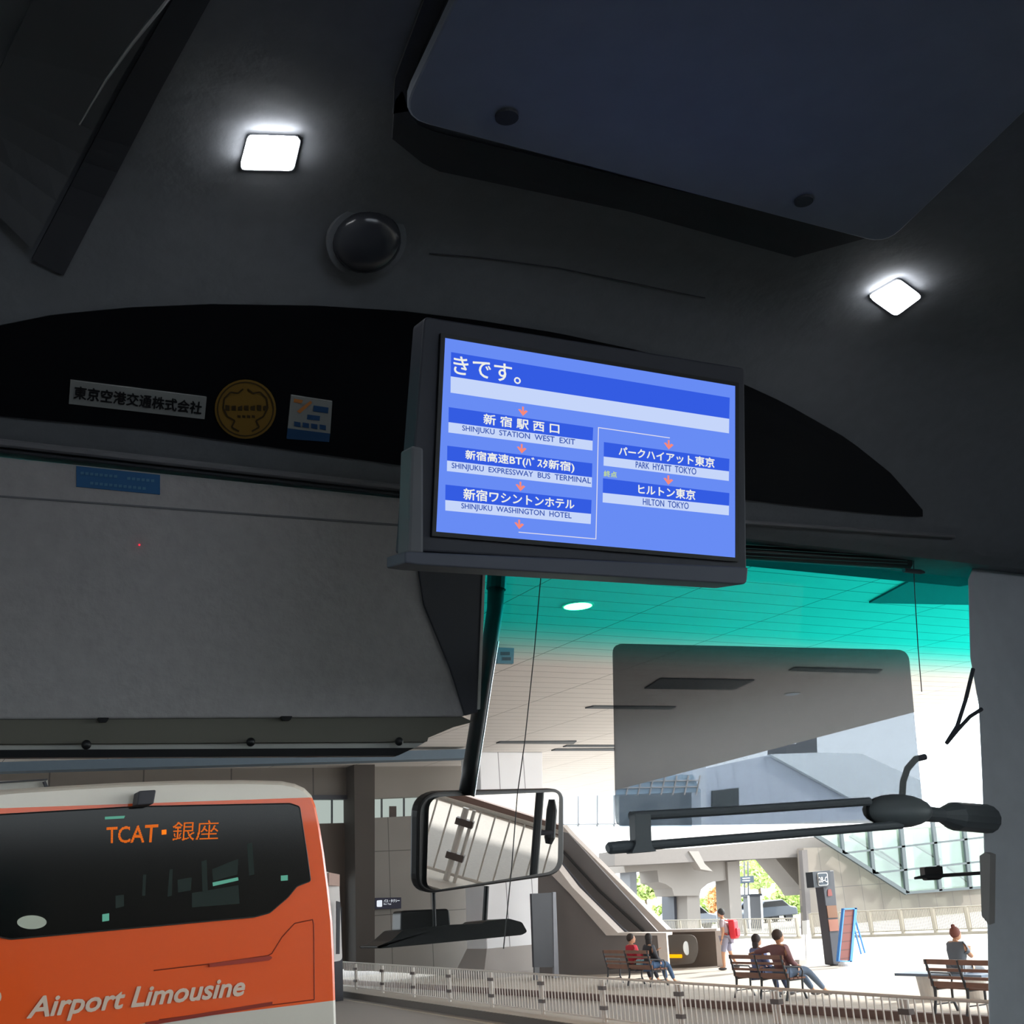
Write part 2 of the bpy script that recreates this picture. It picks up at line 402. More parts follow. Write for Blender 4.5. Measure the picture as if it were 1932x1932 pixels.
# dome speaker / camera
c = HP(0)(690, 450); n = nrm((0, -.5, -.86)); t = thing('ceiling_dome', 'faint dark round dome on the header beside the left lamp', 'dome', c)
mb = MB(); mb.tube([c, c + n * .008], .046, 32); mb.build('base_ring', M_head, t, smooth=False)
e1 = np.array([1., 0, 0]); e2 = np.cross(n, e1); R3 = np.array([e1, e2, n]).T
mb = MB(); mb.ball(c + n * .006, (.040, .040, .022), 24, 12, R3); mb.build('dome', mat('dome grey', (56, 58, 64), .2), t, smooth=True)

# sun blind over the left of the windshield
vt, vb = (1.38, .528), (1.48, .243)
nv = nrm((0, vb[1] - vt[1], -(vb[0] - vt[0]))); PV = np.array([0, vt[0] - .012, 2.5 + vt[1]])
vn = nrm(np.cross((1, 0, 0), (0, vb[0] - vt[0], vb[1] - vt[1])))
def sV(off=0):
    P = PV + (vn * off if vn[1] < 0 else -vn * off); return lambda x, y: onP(x, y, P, vn)
bl = thing('sun_blind', 'large grey sun blind pulled down over the left of the windshield', 'blind', sV()(450, 1340))
mb = MB(); px_prism(mb, [(-60, 855), (800, 944), (912, 958), (914, 1075), (903, 1338), (872, 1352), (-60, 1357)], sV(), (0, .012, 0)); mb.build('blind_sheet', M_blind, bl, bevel=.002)
mb = MB(); px_prism(mb, [(786, 1052), (912, 1060), (902, 1344), (878, 1350), (850, 1262), (800, 1140)], sV(.004), (0, .004, 0)); mb.build('end_panel', M_dgrey, bl, bevel=.001)
mb = MB(); px_prism(mb, [(912, 1074), (916, 1074), (906, 1338), (901, 1338)], sV(.006), (0, .014, 0)); mb.build('edge_trim', M_pale, bl)
mb = MB(); px_prism(mb, [(-60, 1357), (872, 1352), (893, 1362), (858, 1371), (808, 1392), (806, 1399), (-60, 1404)], sV(-.004), (0, .008, 0)); mb.build('hem', mat('taupe hem', (112, 110, 100), .9), bl)
mb = MB(); px_prism(mb, [(-60, 1404), (806, 1398), (782, 1412), (-60, 1415)], sV(-.012), (0, .004, 0)); mb.build('pale_strip', M_pale, bl)
mb = MB(); px_prism(mb, rounded([(-60, 1415), (782, 1411), (750, 1426), (-60, 1430)], 3), sV(.004), (0, .012, 0)); mb.build('bottom_bar', M_black, bl, bevel=.001)
for x, y in ((163, 1405), (473, 1400), (753, 1399)):
    mb = MB(); c = sV(.004)(x, y); mb.ball(c, .0058, 12, 8); mb.build('knob', M_black, bl, smooth=True)
for x, y in ((195, 1357), (541, 1354)):
    mb = MB(); px_prism(mb, rounded([(x - 11, y - 3), (x + 11, y - 3), (x + 7, y + 5), (x - 7, y + 5)], 2), sV(.006), (0, .006, 0)); mb.build('tab', M_black, bl)
mb = MB(); px_prism(mb, [(-60, 930), (912, 1000), (912, 1004), (-60, 933)], sV(.0015), (0, .001, 0)); mb.build('crease', M_mgrey, bl)
sk = thing('blue_sticker', 'small blue label stuck on the top of the grey sun blind', 'sticker', sV(.003)(222, 905))
mb = MB(); px_prism(mb, [(144, 879), (302, 896), (302, 933), (144, 918)], sV(.0015), (0, .001, 0)); mb.build('label_sheet', mat('sticker blue', (14, 88, 140), .6), sk)
mb = MB()
for a, b, y in ((152, 228, 890), (240, 296, 900), (170, 280, 909)):
    n = (b - a) // 9
    for i in range(n): mb.flat([sV(.003)(a + i * 9, y + i * .9), sV(.003)(a + i * 9 + 6, y + i * .9), sV(.003)(a + i * 9 + 6, y + 5 + i * .9), sV(.003)(a + i * 9, y + 5 + i * .9)])
mb.build('small_print', mat('pale print', (70, 120, 155)), sk)
mb = MB(); mb.ball(sV(.002)(263, 1028), .0011, 10, 6); o = mb.build('indicator_light', emit('red led', (255, 40, 60), 2.0)); tag(o, 'tiny red indicator light on the grey sun blind', 'light')

# ------------------------------------------------------------------ monitor
TLc, TRc, BRc, BLc = (840, 637), (1388, 728), (1388, 1052), (823, 1003)
rays = [ray(*p) for p in (TLc, TRc, BRc, BLc)]
# parallelogram: d0 r0 - d1 r1 + d2 r2 - d3 r3 = 0
A = np.array([rays[1], -rays[2], rays[3]]).T; sol = np.linalg.solve(A, rays[0])
dd = np.array([1, sol[0], sol[1], sol[2]]); dd *= 1.16 / dd[0]
Pm = [EYE + rays[i] * dd[i] for i in range(4)]
mn = nrm(np.cross(Pm[1] - Pm[0], Pm[3] - Pm[0]))
if np.dot(mn, _d) > 0: mn = -mn        # points to the viewer
def sM(off=0): return lambda x, y: onP(x, y, Pm[0] + mn * off, mn)
mo = thing('ceiling_monitor', 'ceiling-hung flat screen showing blue route display with Japanese stop names', 'monitor', sM(-.02)(1100, 870))
z = lambda x, y: (780 + x / 2.9273, 600 + y / 2.9273)
mb = MB(); px_prism(mb, rounded([(800, 596), (1405, 694), (1409, 1076), (766, 1038)], [12, 8, 6, 6]), sM(-.006), -mn * .03); mb.build('housing', mat('monitor grey', (58, 60, 70), .6), mo, bevel=.003)
# inner bezel around the screen
mb = MB()
outer = [(832, 628), (1394, 722), (1394, 1060), (815, 1011)]; inner = [TLc, TRc, BRc, BLc]
for i in range(4):
    j = (i + 1) % 4; mb.prism([sM(-.001)(*outer[i]), sM(-.001)(*outer[j]), sM(-.001)(*inner[j]), sM(-.001)(*inner[i])], -mn * .006)
mb.build('bezel', M_black, mo)
mb = MB(); px_prism(mb, rounded([(764, 1040), (1412, 1070), (1409, 1103), (792, 1066), (764, 1062)], [4, 5, 10, 6, 4]), sM(.006), -mn * .05); mb.build('lower_bar', mat('monitor bar grey', (86, 89, 102), .55), mo, bevel=.005)
mb = MB(); px_prism(mb, [(776, 840), (800, 844), (800, 1046), (770, 1044)], sM(.004), -mn * .03); mb.build('hinge_strip', M_mgrey, mo, bevel=.003)
scr_c = {'bg': (104, 140, 244), 'bar': (52, 92, 226), 'row': (198, 214, 250), 'txt': (238, 240, 232), 'dark': (58, 88, 176), 'arrow': (246, 138, 122), 'line': (228, 226, 236), 'end': (190, 214, 150)}
E_ = {k: emit('screen ' + k, v, 1.0) for k, v in scr_c.items()}
mb = MB(); px_prism(mb, [TLc, TRc, BRc, BLc], sM(-.002), -mn * .003); scr = mb.build('screen', E_['bg'], mo)
Q = lambda *p: [z(*a) for a in p]
bars = [Q((208, 188), (1747, 440), (1744, 557), (206, 322)), Q((195, 492), (993, 605), (990, 678), (194, 575)), Q((187, 705), (988, 803), (986, 880), (186, 787)),
        Q((177, 920), (984, 1005), (981, 1082), (176, 1005)), Q((1052, 685), (1745, 778), (1743, 847), (1051, 765)), Q((1047, 885), (1745, 967), (1743, 1037), (1046, 965))]
rws = [Q((206, 322), (1744, 557), (1743, 637), (205, 412)), Q((194, 575), (990, 678), (989, 732), (193, 632)), Q((186, 787), (986, 880), (985, 935), (185, 845)),
       Q((176, 1005), (981, 1082), (979, 1138), (176, 1063)), Q((1051, 765), (1743, 847), (1742, 900), (1050, 815)), Q((1046, 965), (1743, 1037), (1742, 1090), (1045, 1018))]
for b in bars:
    m_ = MB(); m_.flat([sM(-.0012)(*p) for p in b]); m_.build('name_bar', E_['bar'], scr)
for b in rws:
    m_ = MB(); m_.flat([sM(-.0012)(*p) for p in b]); m_.build('romaji_row', E_['row'], scr)
bd = .012
for s_, q_ in (('きです。', Q((222, 207), (592, 266), (592, 366), (222, 307))), ('新 宿 駅 西 口', Q((388, 528), (805, 585), (805, 640), (388, 585))),
               ('新宿高速BT(ﾊﾞｽﾀ新宿)', Q((288, 728), (888, 797), (888, 857), (288, 786))), ('新宿ワシントンホテル', Q((277, 940), (888, 1003), (888, 1057), (277, 1002))),
               ('パークハイアット東京', Q((1135, 708), (1662, 775), (1662, 828), (1135, 758))), ('ヒルトン東京', Q((1243, 918), (1556, 952), (1556, 1006), (1243, 970)))):
    T = MB(); text_on(T, s_, q_, sM(-.0006), thick=.45); T.build('stop_name', E_['txt'], scr)
for s_, q_ in (('SHINJUKU  STATION  WEST  EXIT', Q((270, 592), (893, 670), (893, 710), (270, 630))), ('SHINJUKU  EXPRESSWAY  BUS  TERMINAL', Q((212, 799), (980, 884), (980, 924), (212, 837))),
               ('SHINJUKU  WASHINGTON  HOTEL', Q((265, 1022), (873, 1077), (873, 1116), (265, 1060))), ('PARK  HYATT  TOKYO', Q((1228, 792), (1562, 830), (1562, 866), (1228, 826))),
               ('HILTON  TOKYO', Q((1268, 996), (1520, 1021), (1520, 1056), (1268, 1031)))):
    T = MB(); text_on(T, s_, q_, sM(-.0006), thick=.22); T.build('romaji_name', E_['dark'], scr)
T = MB(); text_on(T, '終点', Q((1052, 842), (1123, 850), (1123, 882), (1052, 875)), sM(-.0006), thick=.35); T.build('terminus_mark', E_['end'], scr)
for cx, cy in ((605, 515), (598, 722), (591, 930), (584, 1140), (1410, 700), (1408, 895)):
    T = MB(); P = [(-5, -26), (5, -26), (5, 2), (14, -8), (27, -2), (0, 26), (-27, -8), (-14, -10), (-5, 2)]
    T.flat([sM(-.0006)(*z(cx + a, cy + b + a * .12)) for a, b in P]); T.build('arrow', E_['arrow'], scr)
T = MB(); P = [(583, 1183), (1008, 1220), (1022, 605), (1414, 662)]
for (xa, ya), (xb, yb) in zip(P[:-1], P[1:]):
    n = nrm((-(yb - ya), xb - xa)) * 2.2; e = nrm((xb - xa, yb - ya)) * 2.2
    T.flat([sM(-.0006)(*z(*p)) for p in ((xa + n[0] - e[0], ya + n[1] - e[1]), (xb + n[0] + e[0], yb + n[1] + e[1]), (xb - n[0] + e[0], yb - n[1] + e[1]), (xa - n[0] - e[0], ya - n[1] - e[1]))])
T.build('route_line', E_['line'], scr)

# ------------------------------------------------------------------ roller blind (right), cords
rb = thing('roller_blind', 'rolled-up black blind at the top of the windshield beside the display', 'blind', onY(1570, 1060, 1.42))
mb = MB(); mb.tube([onY(1380, 1040, 1.42), onY(1712, 1062, 1.42)], .0125, 16); mb.build('roll', M_black, rb, smooth=False)
mb = MB(); mb.tube([onY(1705, 1076, 1.40), onY(1736, 1079, 1.40), onY(1744, 1080, 1.40)], [.004, .0045, .002], 10); mb.build('end_knob', M_dgrey, rb)
mb = MB()
for k in range(4): mb.tube([onY(1400, 1027 + k * 7, 1.40), onY(1712, 1046 + k * 6, 1.40)], .0006, 6)
mb.build('pull_cords', mat('green grey cord', (70, 120, 118), .6), rb)
mb = MB(); mb.tube([onY(x, y, 1.41) for x, y in ((1722, 1020), (1726, 1120), (1732, 1220), (1739, 1305))], .0009, 6); o = mb.build('blind_cord', M_dgrey); tag(o, 'thin dark cord hanging from the rolled-up black blind', 'cord')
mb = MB(); mb.tube([onY(x, y, 1.41) for x, y in ((1700, 1036), (1740, 1046), (1780, 1046), (1815, 1038), (1838, 1030))], .0015, 6); o = mb.build('cable', M_black); tag(o, 'short black cable curling from the black blind to the pillar', 'cable')
mb = MB(); mb.tube([onY(x, y, 1.50) for x, y in ((1022, 1070), (1008, 1230), (990, 1400), (976, 1500), (965, 1640), (950, 1790))], .0008, 6); o = mb.build('antenna_wire', M_black); tag(o, 'very thin dark aerial wire running down the windshield past the oblong mirror', 'wire')

# ------------------------------------------------------------------ tinted sun visor with arms
sv = thing('tinted_visor', 'see-through smoked sun visor on a black swing arm before the right windshield', 'visor', onY(1215, 1570, 1.3))
M_arm = mat('arm grey', (92, 98, 102), .5)
vis = glassy('smoked acrylic', (.34, .35, .365), .015, .1)
# clearer, bluish plate that shows the bright sky: same smoked material throughout
mb = MB(); px_prism(mb, rounded([(1158, 1214), (1714, 1226), (1744, 1552), (1164, 1558)], [18, 22, 10, 14]), fY(1.30), (0, .0035, 0)); mb.build('tinted_plate', vis, sv)
mb = MB(); mb.tube([onY(1190, 1540, 1.29), onY(1400, 1528, 1.29), onY(1640, 1512, 1.29)], .0062, 10); mb.build('clamp_rail', M_arm, sv)
mb = MB(); mb.tube([onY(x, y, 1.28) for x, y in ((1146, 1601), (1150, 1600), (1185, 1597), (1195, 1595), (1200, 1597), (1640, 1561), (1700, 1556))], [.005, .0075, .0078, .0058, .006, .006, .006], 12); mb.build('swing_arm', M_arm, sv)
mb = MB(); px_prism(mb, rounded([(1198, 1535), (1228, 1535), (1230, 1596), (1240, 1606), (1192, 1610), (1200, 1592)], 4), fY(1.27), (0, .014, 0)); mb.build('bracket', M_arm, sv, bevel=.002)
hubR = np.array([nrm(_r), nrm(_d), nrm(_u)]).T
mb = MB(); mb.ball(onY(1693, 1530, 1.29), (.052, .03, .024), 24, 12, hubR); mb.build('hub', mat('hub grey', (110, 116, 118), .45), sv, smooth=True)
mb = MB(); mb.tube([onY(1740, 1535, 1.30), onY(1775, 1538, 1.31), onY(1800, 1540, 1.32), onY(1862, 1545, 1.40)], [.012, .011, .022, .024], 14); mb.build('pillar_mount', M_arm, sv, smooth=False)
mb = MB(); mb.tube([onY(x, y, 1.31) for x, y in ((1702, 1505), (1704, 1475), (1712, 1450), (1728, 1432), (1745, 1428))], .005, 10); mb.build('cable_loop', M_dgrey, sv)
mb = MB(); mb.tube([onY(x, y, 1.40) for x, y in ((1786, 1402), (1806, 1370), (1822, 1320), (1836, 1262))], .0035, 8)
mb.tube([onY(x, y, 1.40) for x, y in ((1786, 1402), (1806, 1378), (1830, 1352), (1852, 1338))], .0035, 8); o = mb.build('cable', M_dgrey); tag(o, 'dark forked cable against the bright sky beside the right pillar', 'cable')
mb = MB(); mb.tube([onY(x, y, 1.38) for x, y in ((1790, 1516), (1812, 1518), (1830, 1525), (1850, 1526))], .0018, 8); mb.build('lock_lever', M_black, sv)
wp = thing('bracket_arm', 'thin black bracket arm with a small box beside the right pillar', 'bracket', onY(1760, 1650, 1.46))
mb = MB(); mb.tube([onY(1726, 1657, 1.46), onY(1745, 1654, 1.46), onY(1885, 1645, 1.46)], [.002, .003, .003], 8); mb.build('arm', M_black, wp)
mb = MB(); px_prism(mb, rounded([(1744, 1636), (1778, 1634), (1780, 1655), (1772, 1660), (1752, 1661), (1746, 1655)], 3), fY(1.46), (.01, .02, 0)); mb.build('control_box', M_black, wp)

# ------------------------------------------------------------------ exterior mirror ahead of the windshield
MC = onY(930, 1587, 1.95)
wdir = nrm((1, -.09, -.185)); rdir = nrm(ray(930, 1587)); mnn = nrm(wdir - rdir)
def sMir(off=0): return lambda x, y: onP(x, y, MC + mnn * off, mnn)
em_ = thing('exterior_mirror', 'black-framed oblong mirror on a bent arm reflecting a white railing', 'mirror', onY(885, 1490, 1.9))
mb = MB(); px_prism(mb, rounded([(790, 1494), (1064, 1488), (1064, 1650), (788, 1690)], [48, 22, 34, 40], 8), sMir(-.004), -mnn * .018); mb.build('housing', M_black, em_, bevel=.004)
mm = bpy.data.materials.new('mirror'); mm.use_nodes = True; b = mm.node_tree.nodes['Principled BSDF']; b.inputs['Metallic'].default_value = 1; b.inputs['Roughness'].default_value = .0; b.inputs['Base Color'].default_value = (.92, .93, .93, 1)
mb = MB(); px_prism(mb, rounded([(810, 1504), (1055, 1494), (1052, 1643), (804, 1682)], [26, 14, 24, 26], 6), sMir(.001), -mnn * .003); mb.build('mirror_glass', mm, em_)
mb = MB(); mb.tube([onY(x, y, 1.9) for x, y in ((940, 1050), (936, 1112))], .019, 12); mb.build('arm_sleeve', M_black, em_)
mb = MB(); mb.tube([onY(940, 1052, 1.9), onY(944, 960, 1.88), onY(946, 900, 1.75), (onY(946, 900, 1.75)[0], 1.59, 3.22)], .019, 12); mb.build('arm_root', M_black, em_)
mb = MB(); P = ((936, 1105), (934, 1150), (925, 1210), (912, 1290), (900, 1370), (889, 1440), (880, 1500)); mb.tube([onY(x, y, 1.9) for x, y in P], [.0165, .016, .0155, .015, .0145, .0145, .015], 14); mb.build('arm', M_black, em_, smooth=True)
mb = MB(); mb.tube([onY(x + 15, y, 1.88) for x, y in P[2:]], .0016, 6); mb.build('arm_highlight', M_chrome, em_)  # pale strip modelled in as the highlight along the arm edge
mb = MB(); mb.tube([onY(818, 1682, 1.93), onY(820, 1750, 1.93)], .0035, 8); mb.build('stay', M_black, em_)
mb = MB(); mb.tube([onY(918, 1672, 1.99), onY(914, 1745, 1.99)], .005, 8); mb.build('stay', M_black, em_)
mb = MB(); px_prism(mb, rounded([(711, 1786), (738, 1775), (760, 1755), (850, 1745), (912, 1742), (915, 1738), (960, 1733), (985, 1740), (995, 1758), (985, 1764), (905, 1772), (780, 1784), (715, 1790)], 4), fY(1.92), (0, .08, 0)); mb.build('lower_arm', M_black, em_, bevel=.003)
mb = MB(); px_prism(mb, rounded([(757, 1718), (848, 1714), (851, 1750), (756, 1760)], 8), fY(1.95), (0, .04, 0)); mb.build('washer_box', M_black, em_, bevel=.003)

def refl(x, y, d):
    g_ = sMir(0)(x, y); v = nrm(g_ - EYE); return g_ + (v - 2 * np.dot(v, mnn) * mnn) * d
pp = thing('reflected_pole', 'added black pole and housing seen only as dark upright band in the oblong mirror', 'mirror', refl(1010, 1575, 1.35))  # added out of direct view, placed to reflect as a dark band
mb = MB(); mb.tube([refl(1022, 1440, 1.35), refl(1002, 1700, 1.35)], .013, 10); mb.build('pole', M_black, pp)
mb = MB(); mb.tube([refl(1040, 1508, 1.40), refl(1040, 1528, 1.40), refl(1036, 1580, 1.40), refl(1034, 1592, 1.40)], [.010, .017, .017, .010], 10); mb.build('housing', M_black, pp)
mb = MB(); mb.tube([refl(1012, 1572, 1.37), refl(1040, 1570, 1.37)], .008, 8); mb.build('bracket', M_dgrey, pp)

# ================================================================== OUTSIDE
ZC = 7.6
M_conc = mat('concrete', (168, 162, 158), .8, scale=1.2, var=.08)
M_concd = mat('dark tile wall', (128, 122, 116), .8, scale=.8, var=.1)
struct(MB().box((-60, -40, -.3), (260, 260, 0)).build('floor', mat('road asphalt', (160, 156, 152), .9, scale=20, var=.15, bump=.1)))
# canopy with slatted soffit
e1_, e2_ = onZ(1165, 1490, ZC), onZ(1720, 1345, ZC)
k = (e1_ - e2_) / (e1_[1] - e2_[1])
pA = e2_ + k * (-30 - e2_[1]); pB = e2_ + k * (54 - e2_[1])
slat = grid_mat('canopy soffit slats', (214, 209, 206), (96, 94, 92), 3.0, .62, .022, ('X', 'Y'), .7, (-.95, .1))
mb = MB(); mb.prism([(-45, -30, ZC), tuple(pA), tuple(pB), (-45, 54, ZC)], (0, 0, .9)); struct(mb.build('ceiling', slat))
M_unseen = grid_mat('unseen back wall', (172, 166, 160), (80, 76, 72), 3.0, 2.2, .05, ('X', 'Z'))
struct(MB().box((-46, -31, 0), (34, -30, 6.2)).build('wall_unseen_back', M_unseen))  # unseen wall added behind to darken what the coach window reflects
struct(MB().box((-47, -31, 0), (-46, 56, 3.2)).build('wall_unseen_left', mat('unseen side wall', (150, 146, 140), .8)))  # unseen side wall added, kept low so sky light gets under the canopy
# fittings under the canopy
def on_ceiling(name, q, m, label, cat, th=.05, group=None):
    c = onZ(np.mean([p[0] for p in q]), np.mean([p[1] for p in q]), ZC)
    mb = MB(); mb.prism([onZ(x, y, ZC - .03 - th * .2) - c * 0 for x, y in q], (0, 0, .03 + th * .2 + .001)); o = mb.build(name, m); tag(o, label, cat, group); return o
M_vent = mat('vent dark', (66, 72, 78), .7)
for q, lab in (([(1640, 1138), (1722, 1094), (1860, 1102), (1860, 1142)], 'dark rectangular recess in the green-tinted canopy ceiling beside the pillar'),
               ([(1216, 1300), (1246, 1281), (1424, 1284), (1385, 1302)], 'wide dark recess in the canopy ceiling seen through the smoked visor'),
               ([(1488, 1266), (1500, 1260), (1665, 1265), (1655, 1271)], 'narrow dark slot in the canopy ceiling in upper smoked visor'),
               ([(1104, 1337), (1120, 1333), (1276, 1334), (1266, 1339)], 'narrow dark slot in the ceiling crossing the visor left edge'),
               ([(936, 1403), (944, 1400), (1088, 1399), (1082, 1404)], 'thin blue-grey slot in the ceiling above the pale clad column'),
               ([(1062, 1410), (1070, 1407), (1160, 1407), (1160, 1410)], 'thin slot in the ceiling, upper of the pair right of the column'),
               ([(1040, 1417), (1048, 1414), (1160, 1413), (1160, 1417)], 'thin slot in the ceiling, lower of the pair right of the column')):
    on_ceiling('ceiling_vent', q, M_vent, lab, 'vent', .03, 'dark vents in the canopy ceiling')
def downlight(x, y, r, m, lab):
    c = onZ(x, y, ZC); t = thing('downlight', lab, 'light', c, 'downlights in the canopy ceiling')
    mb = MB(); mb.tube([c + np.array([0, 0, .02]), c - np.array([0, 0, .03])], r * 1.15, 24); mb.build('rim', M_pale, t)
    mb = MB(); mb.tube([c - np.array([0, 0, .02]), c - np.array([0, 0, .035])], r, 24); mb.build('lens', m, t)
downlight(1090, 1141, .26, emit('warm lamp', (255, 190, 90), 90), 'round downlight glowing yellow in the green-tinted ceiling')
downlight(1495, 1308, .2, emit('cool lamp', (230, 240, 245), 1.4), 'small pale downlight seen through the smoked visor')
c = onZ(954, 1222, ZC); hs = thing('ceiling_sign', 'small square dark teal sign hanging from canopy beside the mirror arm', 'sign', c)
Ys = c[1]; mb = MB(); px_prism(mb, [(940, 1221), (970, 1221), (969, 1252), (939, 1251)], fY(Ys), (0, .08, 0)); mb.build('sign_box', mat('sign teal', (60, 110, 130), .5), hs)
mb = MB(); px_prism(mb, [(945, 1230), (962, 1230), (962, 1236), (945, 1236)], fY(Ys - .01), (0, .01, 0)); mb.flat([onY(x, y, Ys - .012) for x, y in ((948, 1240), (964, 1240), (964, 1246), (948, 1246))]); mb.build('sign_marks', mat('sign dark', (30, 60, 75)), hs)

# platform, kerbs, median
Z1 = .15
E0, E1 = onZ(1159, 1877, Z1), onZ(1480, 1895, Z1)
kd = (E1 - E0) / (E1[1] - E0[1]); near = lambda y: (E0 + kd * (y - E0[1]))
M_plat = grid_mat('platform paving', (188, 180, 170), (150, 142, 134), .6, .6, .015, ('X', 'Y'), .8)
pl0, pl1 = near(-20), near(60)
mb = MB(); mb.prism([(pl0[0], pl0[1], 0), (42, -20, 0), (42, 46, 0), (near(46)[0], 46, 0)], (0, 0, Z1)); o = mb.build('platform', M_plat); struct(o); o.name = 'floor_platform'
mb = MB(); a, b_ = near(-20), near(46); mb.prism([(a[0] - .12, a[1], 0), (a[0] + .02, a[1], 0), (b_[0] + .02, b_[1], 0), (b_[0] - .12, b_[1], 0)], (0, 0, Z1 + .003)); o = mb.build('trim_6', mat('kerb brown', (112, 90, 84), .8)); struct(o)

# ------------------------------------------------------------------ railing along the bus lane
ZF = .18
posts_px = [(633, 1858), (678, 1864), (726, 1872), (784, 1881), (851.5, 1891), (931, 1902), (1029, 1914), (1146, 1929)]
bx = [onZ(x, y, ZF) for x, y in posts_px]
xs_ = np.array([p[0] for p in bx]); ys_ = np.array([p[1] for p in bx])
FS = np.polyfit(ys_[3:], xs_[3:], 1)            # straight run x = a*y + b
ypitch = (ys_[3] - ys_[7]) / 4
fx = lambda y: FS[0] * y + FS[1]
M_rail = mat('railing cream paint', (205, 198, 190), .5, scale=20)
M_clamp = mat('clamp brown', (84, 72, 68), .6)
fe = thing('railing', 'long cream metal railing with thin bars along the bus lane kerb', 'railing', (fx(20), 20, ZF))
HF = .80; yi = ys_[7] + 9 * ypitch
yy = [yi - i * ypitch for i in range(0, 22)]
for i, y in enumerate(yy):
    x = fx(y); mb = MB(); mb.tube([(x, y, ZF), (x, y, ZF + HF - .03)], .035, 10); mb.tube([(x, y + .09, ZF), (x, y + .09, ZF + HF - .03)], .02, 8); pst = mb.build('post', M_rail, fe)
    for h in (.26, .62):
        mb = MB(); mb.box((x - .05, y - .07, ZF + h - .035), (x + .05, y + .12, ZF + h + .035)); mb.build('clamp', M_clamp, pst).matrix_parent_inverse = Matrix.Identity(4)
    if i + 1 < len(yy):
        y2 = yy[i + 1]; x2 = fx(y2)
        mb = MB(); nb = 18
        for k_ in range(1, nb):
            t_ = k_ / nb; X = x + (x2 - x) * t_; Yv = y + (y2 - y) * t_; mb.box((X - .009, Yv - .009, ZF + .07), (X + .009, Yv + .009, ZF + HF))
        mb.tube([(x, y, ZF + .07), (x2, y2, ZF + .07)], .016, 8); mb.tube([(x, y, ZF + HF), (x2, y2, ZF + HF)], .022, 8); mb.build('bar_panel', M_rail, fe)
mb = MB(); y0, y1 = yy[-1] - 1, yy[0] + 1
mb.prism([(fx(y0) - .45, y0, 0), (fx(y0) + .35, y0, 0), (fx(y1) + .35, y1, 0), (fx(y1) - .45, y1, 0)], (0, 0, ZF)); o = struct(mb.build('trim_7', mat('kerb top', (178, 170, 160), .8)))
mb = MB(); mb.prism([(fx(y0) - .50, y0, 0), (fx(y0) - .449, y0, 0), (fx(y1) - .449, y1, 0), (fx(y1) - .50, y1, 0)], (0, 0, ZF - .01)); struct(mb.build('trim_8', mat('kerb face dark', (84, 76, 70), .8)))
mb = MB(); mb.prism([(fx(y0) - .80, y0, 0), (fx(y0) - .70, y0, 0), (fx(y1) - .70, y1, 0), (fx(y1) - .80, y1, 0)], (0, 0, .006)); struct(mb.build('trim_9', mat('road line', (190, 182, 166), .8)))

# ------------------------------------------------------------------ pale clad column
cl = thing('clad_column', 'pale panel-clad square column with flared base carrying the canopy', 'column', onZ(955, 1840, Z1))
YC = onZ(955, 1842, Z1)[1]
xa, xb = onY(908, 1600, YC)[0], onY(1014, 1600, YC)[0]
M_col = grid_mat('column cladding', (238, 238, 242), (140, 140, 145), 1.02, 0, .03, ('X', 'Z'), .6, (-(xa + (xb - xa) * .5) % 1.02, 0))
mb = MB(); ta, tb = onY(904, 1410, YC)[0], onY(1023, 1410, YC)[0]
mb.add([(xa, YC, Z1 + .9), (xb, YC, Z1 + .9), (xb, YC + 1.5, Z1 + .9), (xa, YC + 1.5, Z1 + .9), (ta, YC, ZC), (tb, YC, ZC), (tb, YC + 1.5, ZC), (ta, YC + 1.5, ZC)], [(0, 1, 5, 4), (1, 2, 6, 5), (2, 3, 7, 6), (3, 0, 4, 7), (4, 5, 6, 7), (3, 2, 1, 0)]); mb.build('shaft', M_col, cl, bevel=.03)
mb = MB(); w = .35
lo = [(xa - w, YC - w, Z1), (xb + w, YC - w, Z1), (xb + w, YC + 1.5 + w, Z1), (xa - w, YC + 1.5 + w, Z1)]
m1 = [(x_, y_, Z1 + .14) for x_, y_, _ in lo]; hi = [(xa, YC, Z1 + .92), (xb, YC, Z1 + .92), (xb, YC + 1.5, Z1 + .92), (xa, YC + 1.5, Z1 + .92)]
mb.add(lo + m1 + hi, [(0, 1, 5, 4), (1, 2, 6, 5), (2, 3, 7, 6), (3, 0, 4, 7), (4, 5, 9, 8), (5, 6, 10, 9), (6, 7, 11, 10), (7, 4, 8, 11), (8, 9, 10, 11), (3, 2, 1, 0)]); mb.build('flared_base', M_conc, cl)

# ------------------------------------------------------------------ station building on the left, behind the column
YW = 41.0
def wall_px(name, q, Y, m, depth=.5, parent=None, bevel=0):
    mb = MB(); px_prism(mb, q, fY(Y), (0, depth, 0)); return mb.build(name, m, parent, bevel=bevel)
M_tile = grid_mat('station tile', (136, 131, 126), (92, 88, 84), 1.6, 2.2, .03, ('X', 'Z'))
M_brown = mat('brown wall', (92, 82, 76), .8, scale=.6, var=.12)
bu = thing('station_building', 'grey tiled station building behind the pale column, with lit windows', 'building', onZ(760, 1830, Z1))
yl = lambda x: 1430 + (x - 700) * 0
wall_px('tile_wall', [(706, 1543), (1000, 1528), (1000, 1850), (706, 1832)], YW, M_tile, .6, bu)
wall_px('upper_wall', [(706, 1428), (905, 1428), (905, 1498), (706, 1506)], YW, mat('upper wall', (150, 144, 138), .8, scale=.8), .6, bu)
wall_px('pier', [(668, 1426), (707, 1426), (707, 1832), (672, 1832)], YW - .6, mat('dark pier', (74, 68, 64), .8), 1.2, bu)
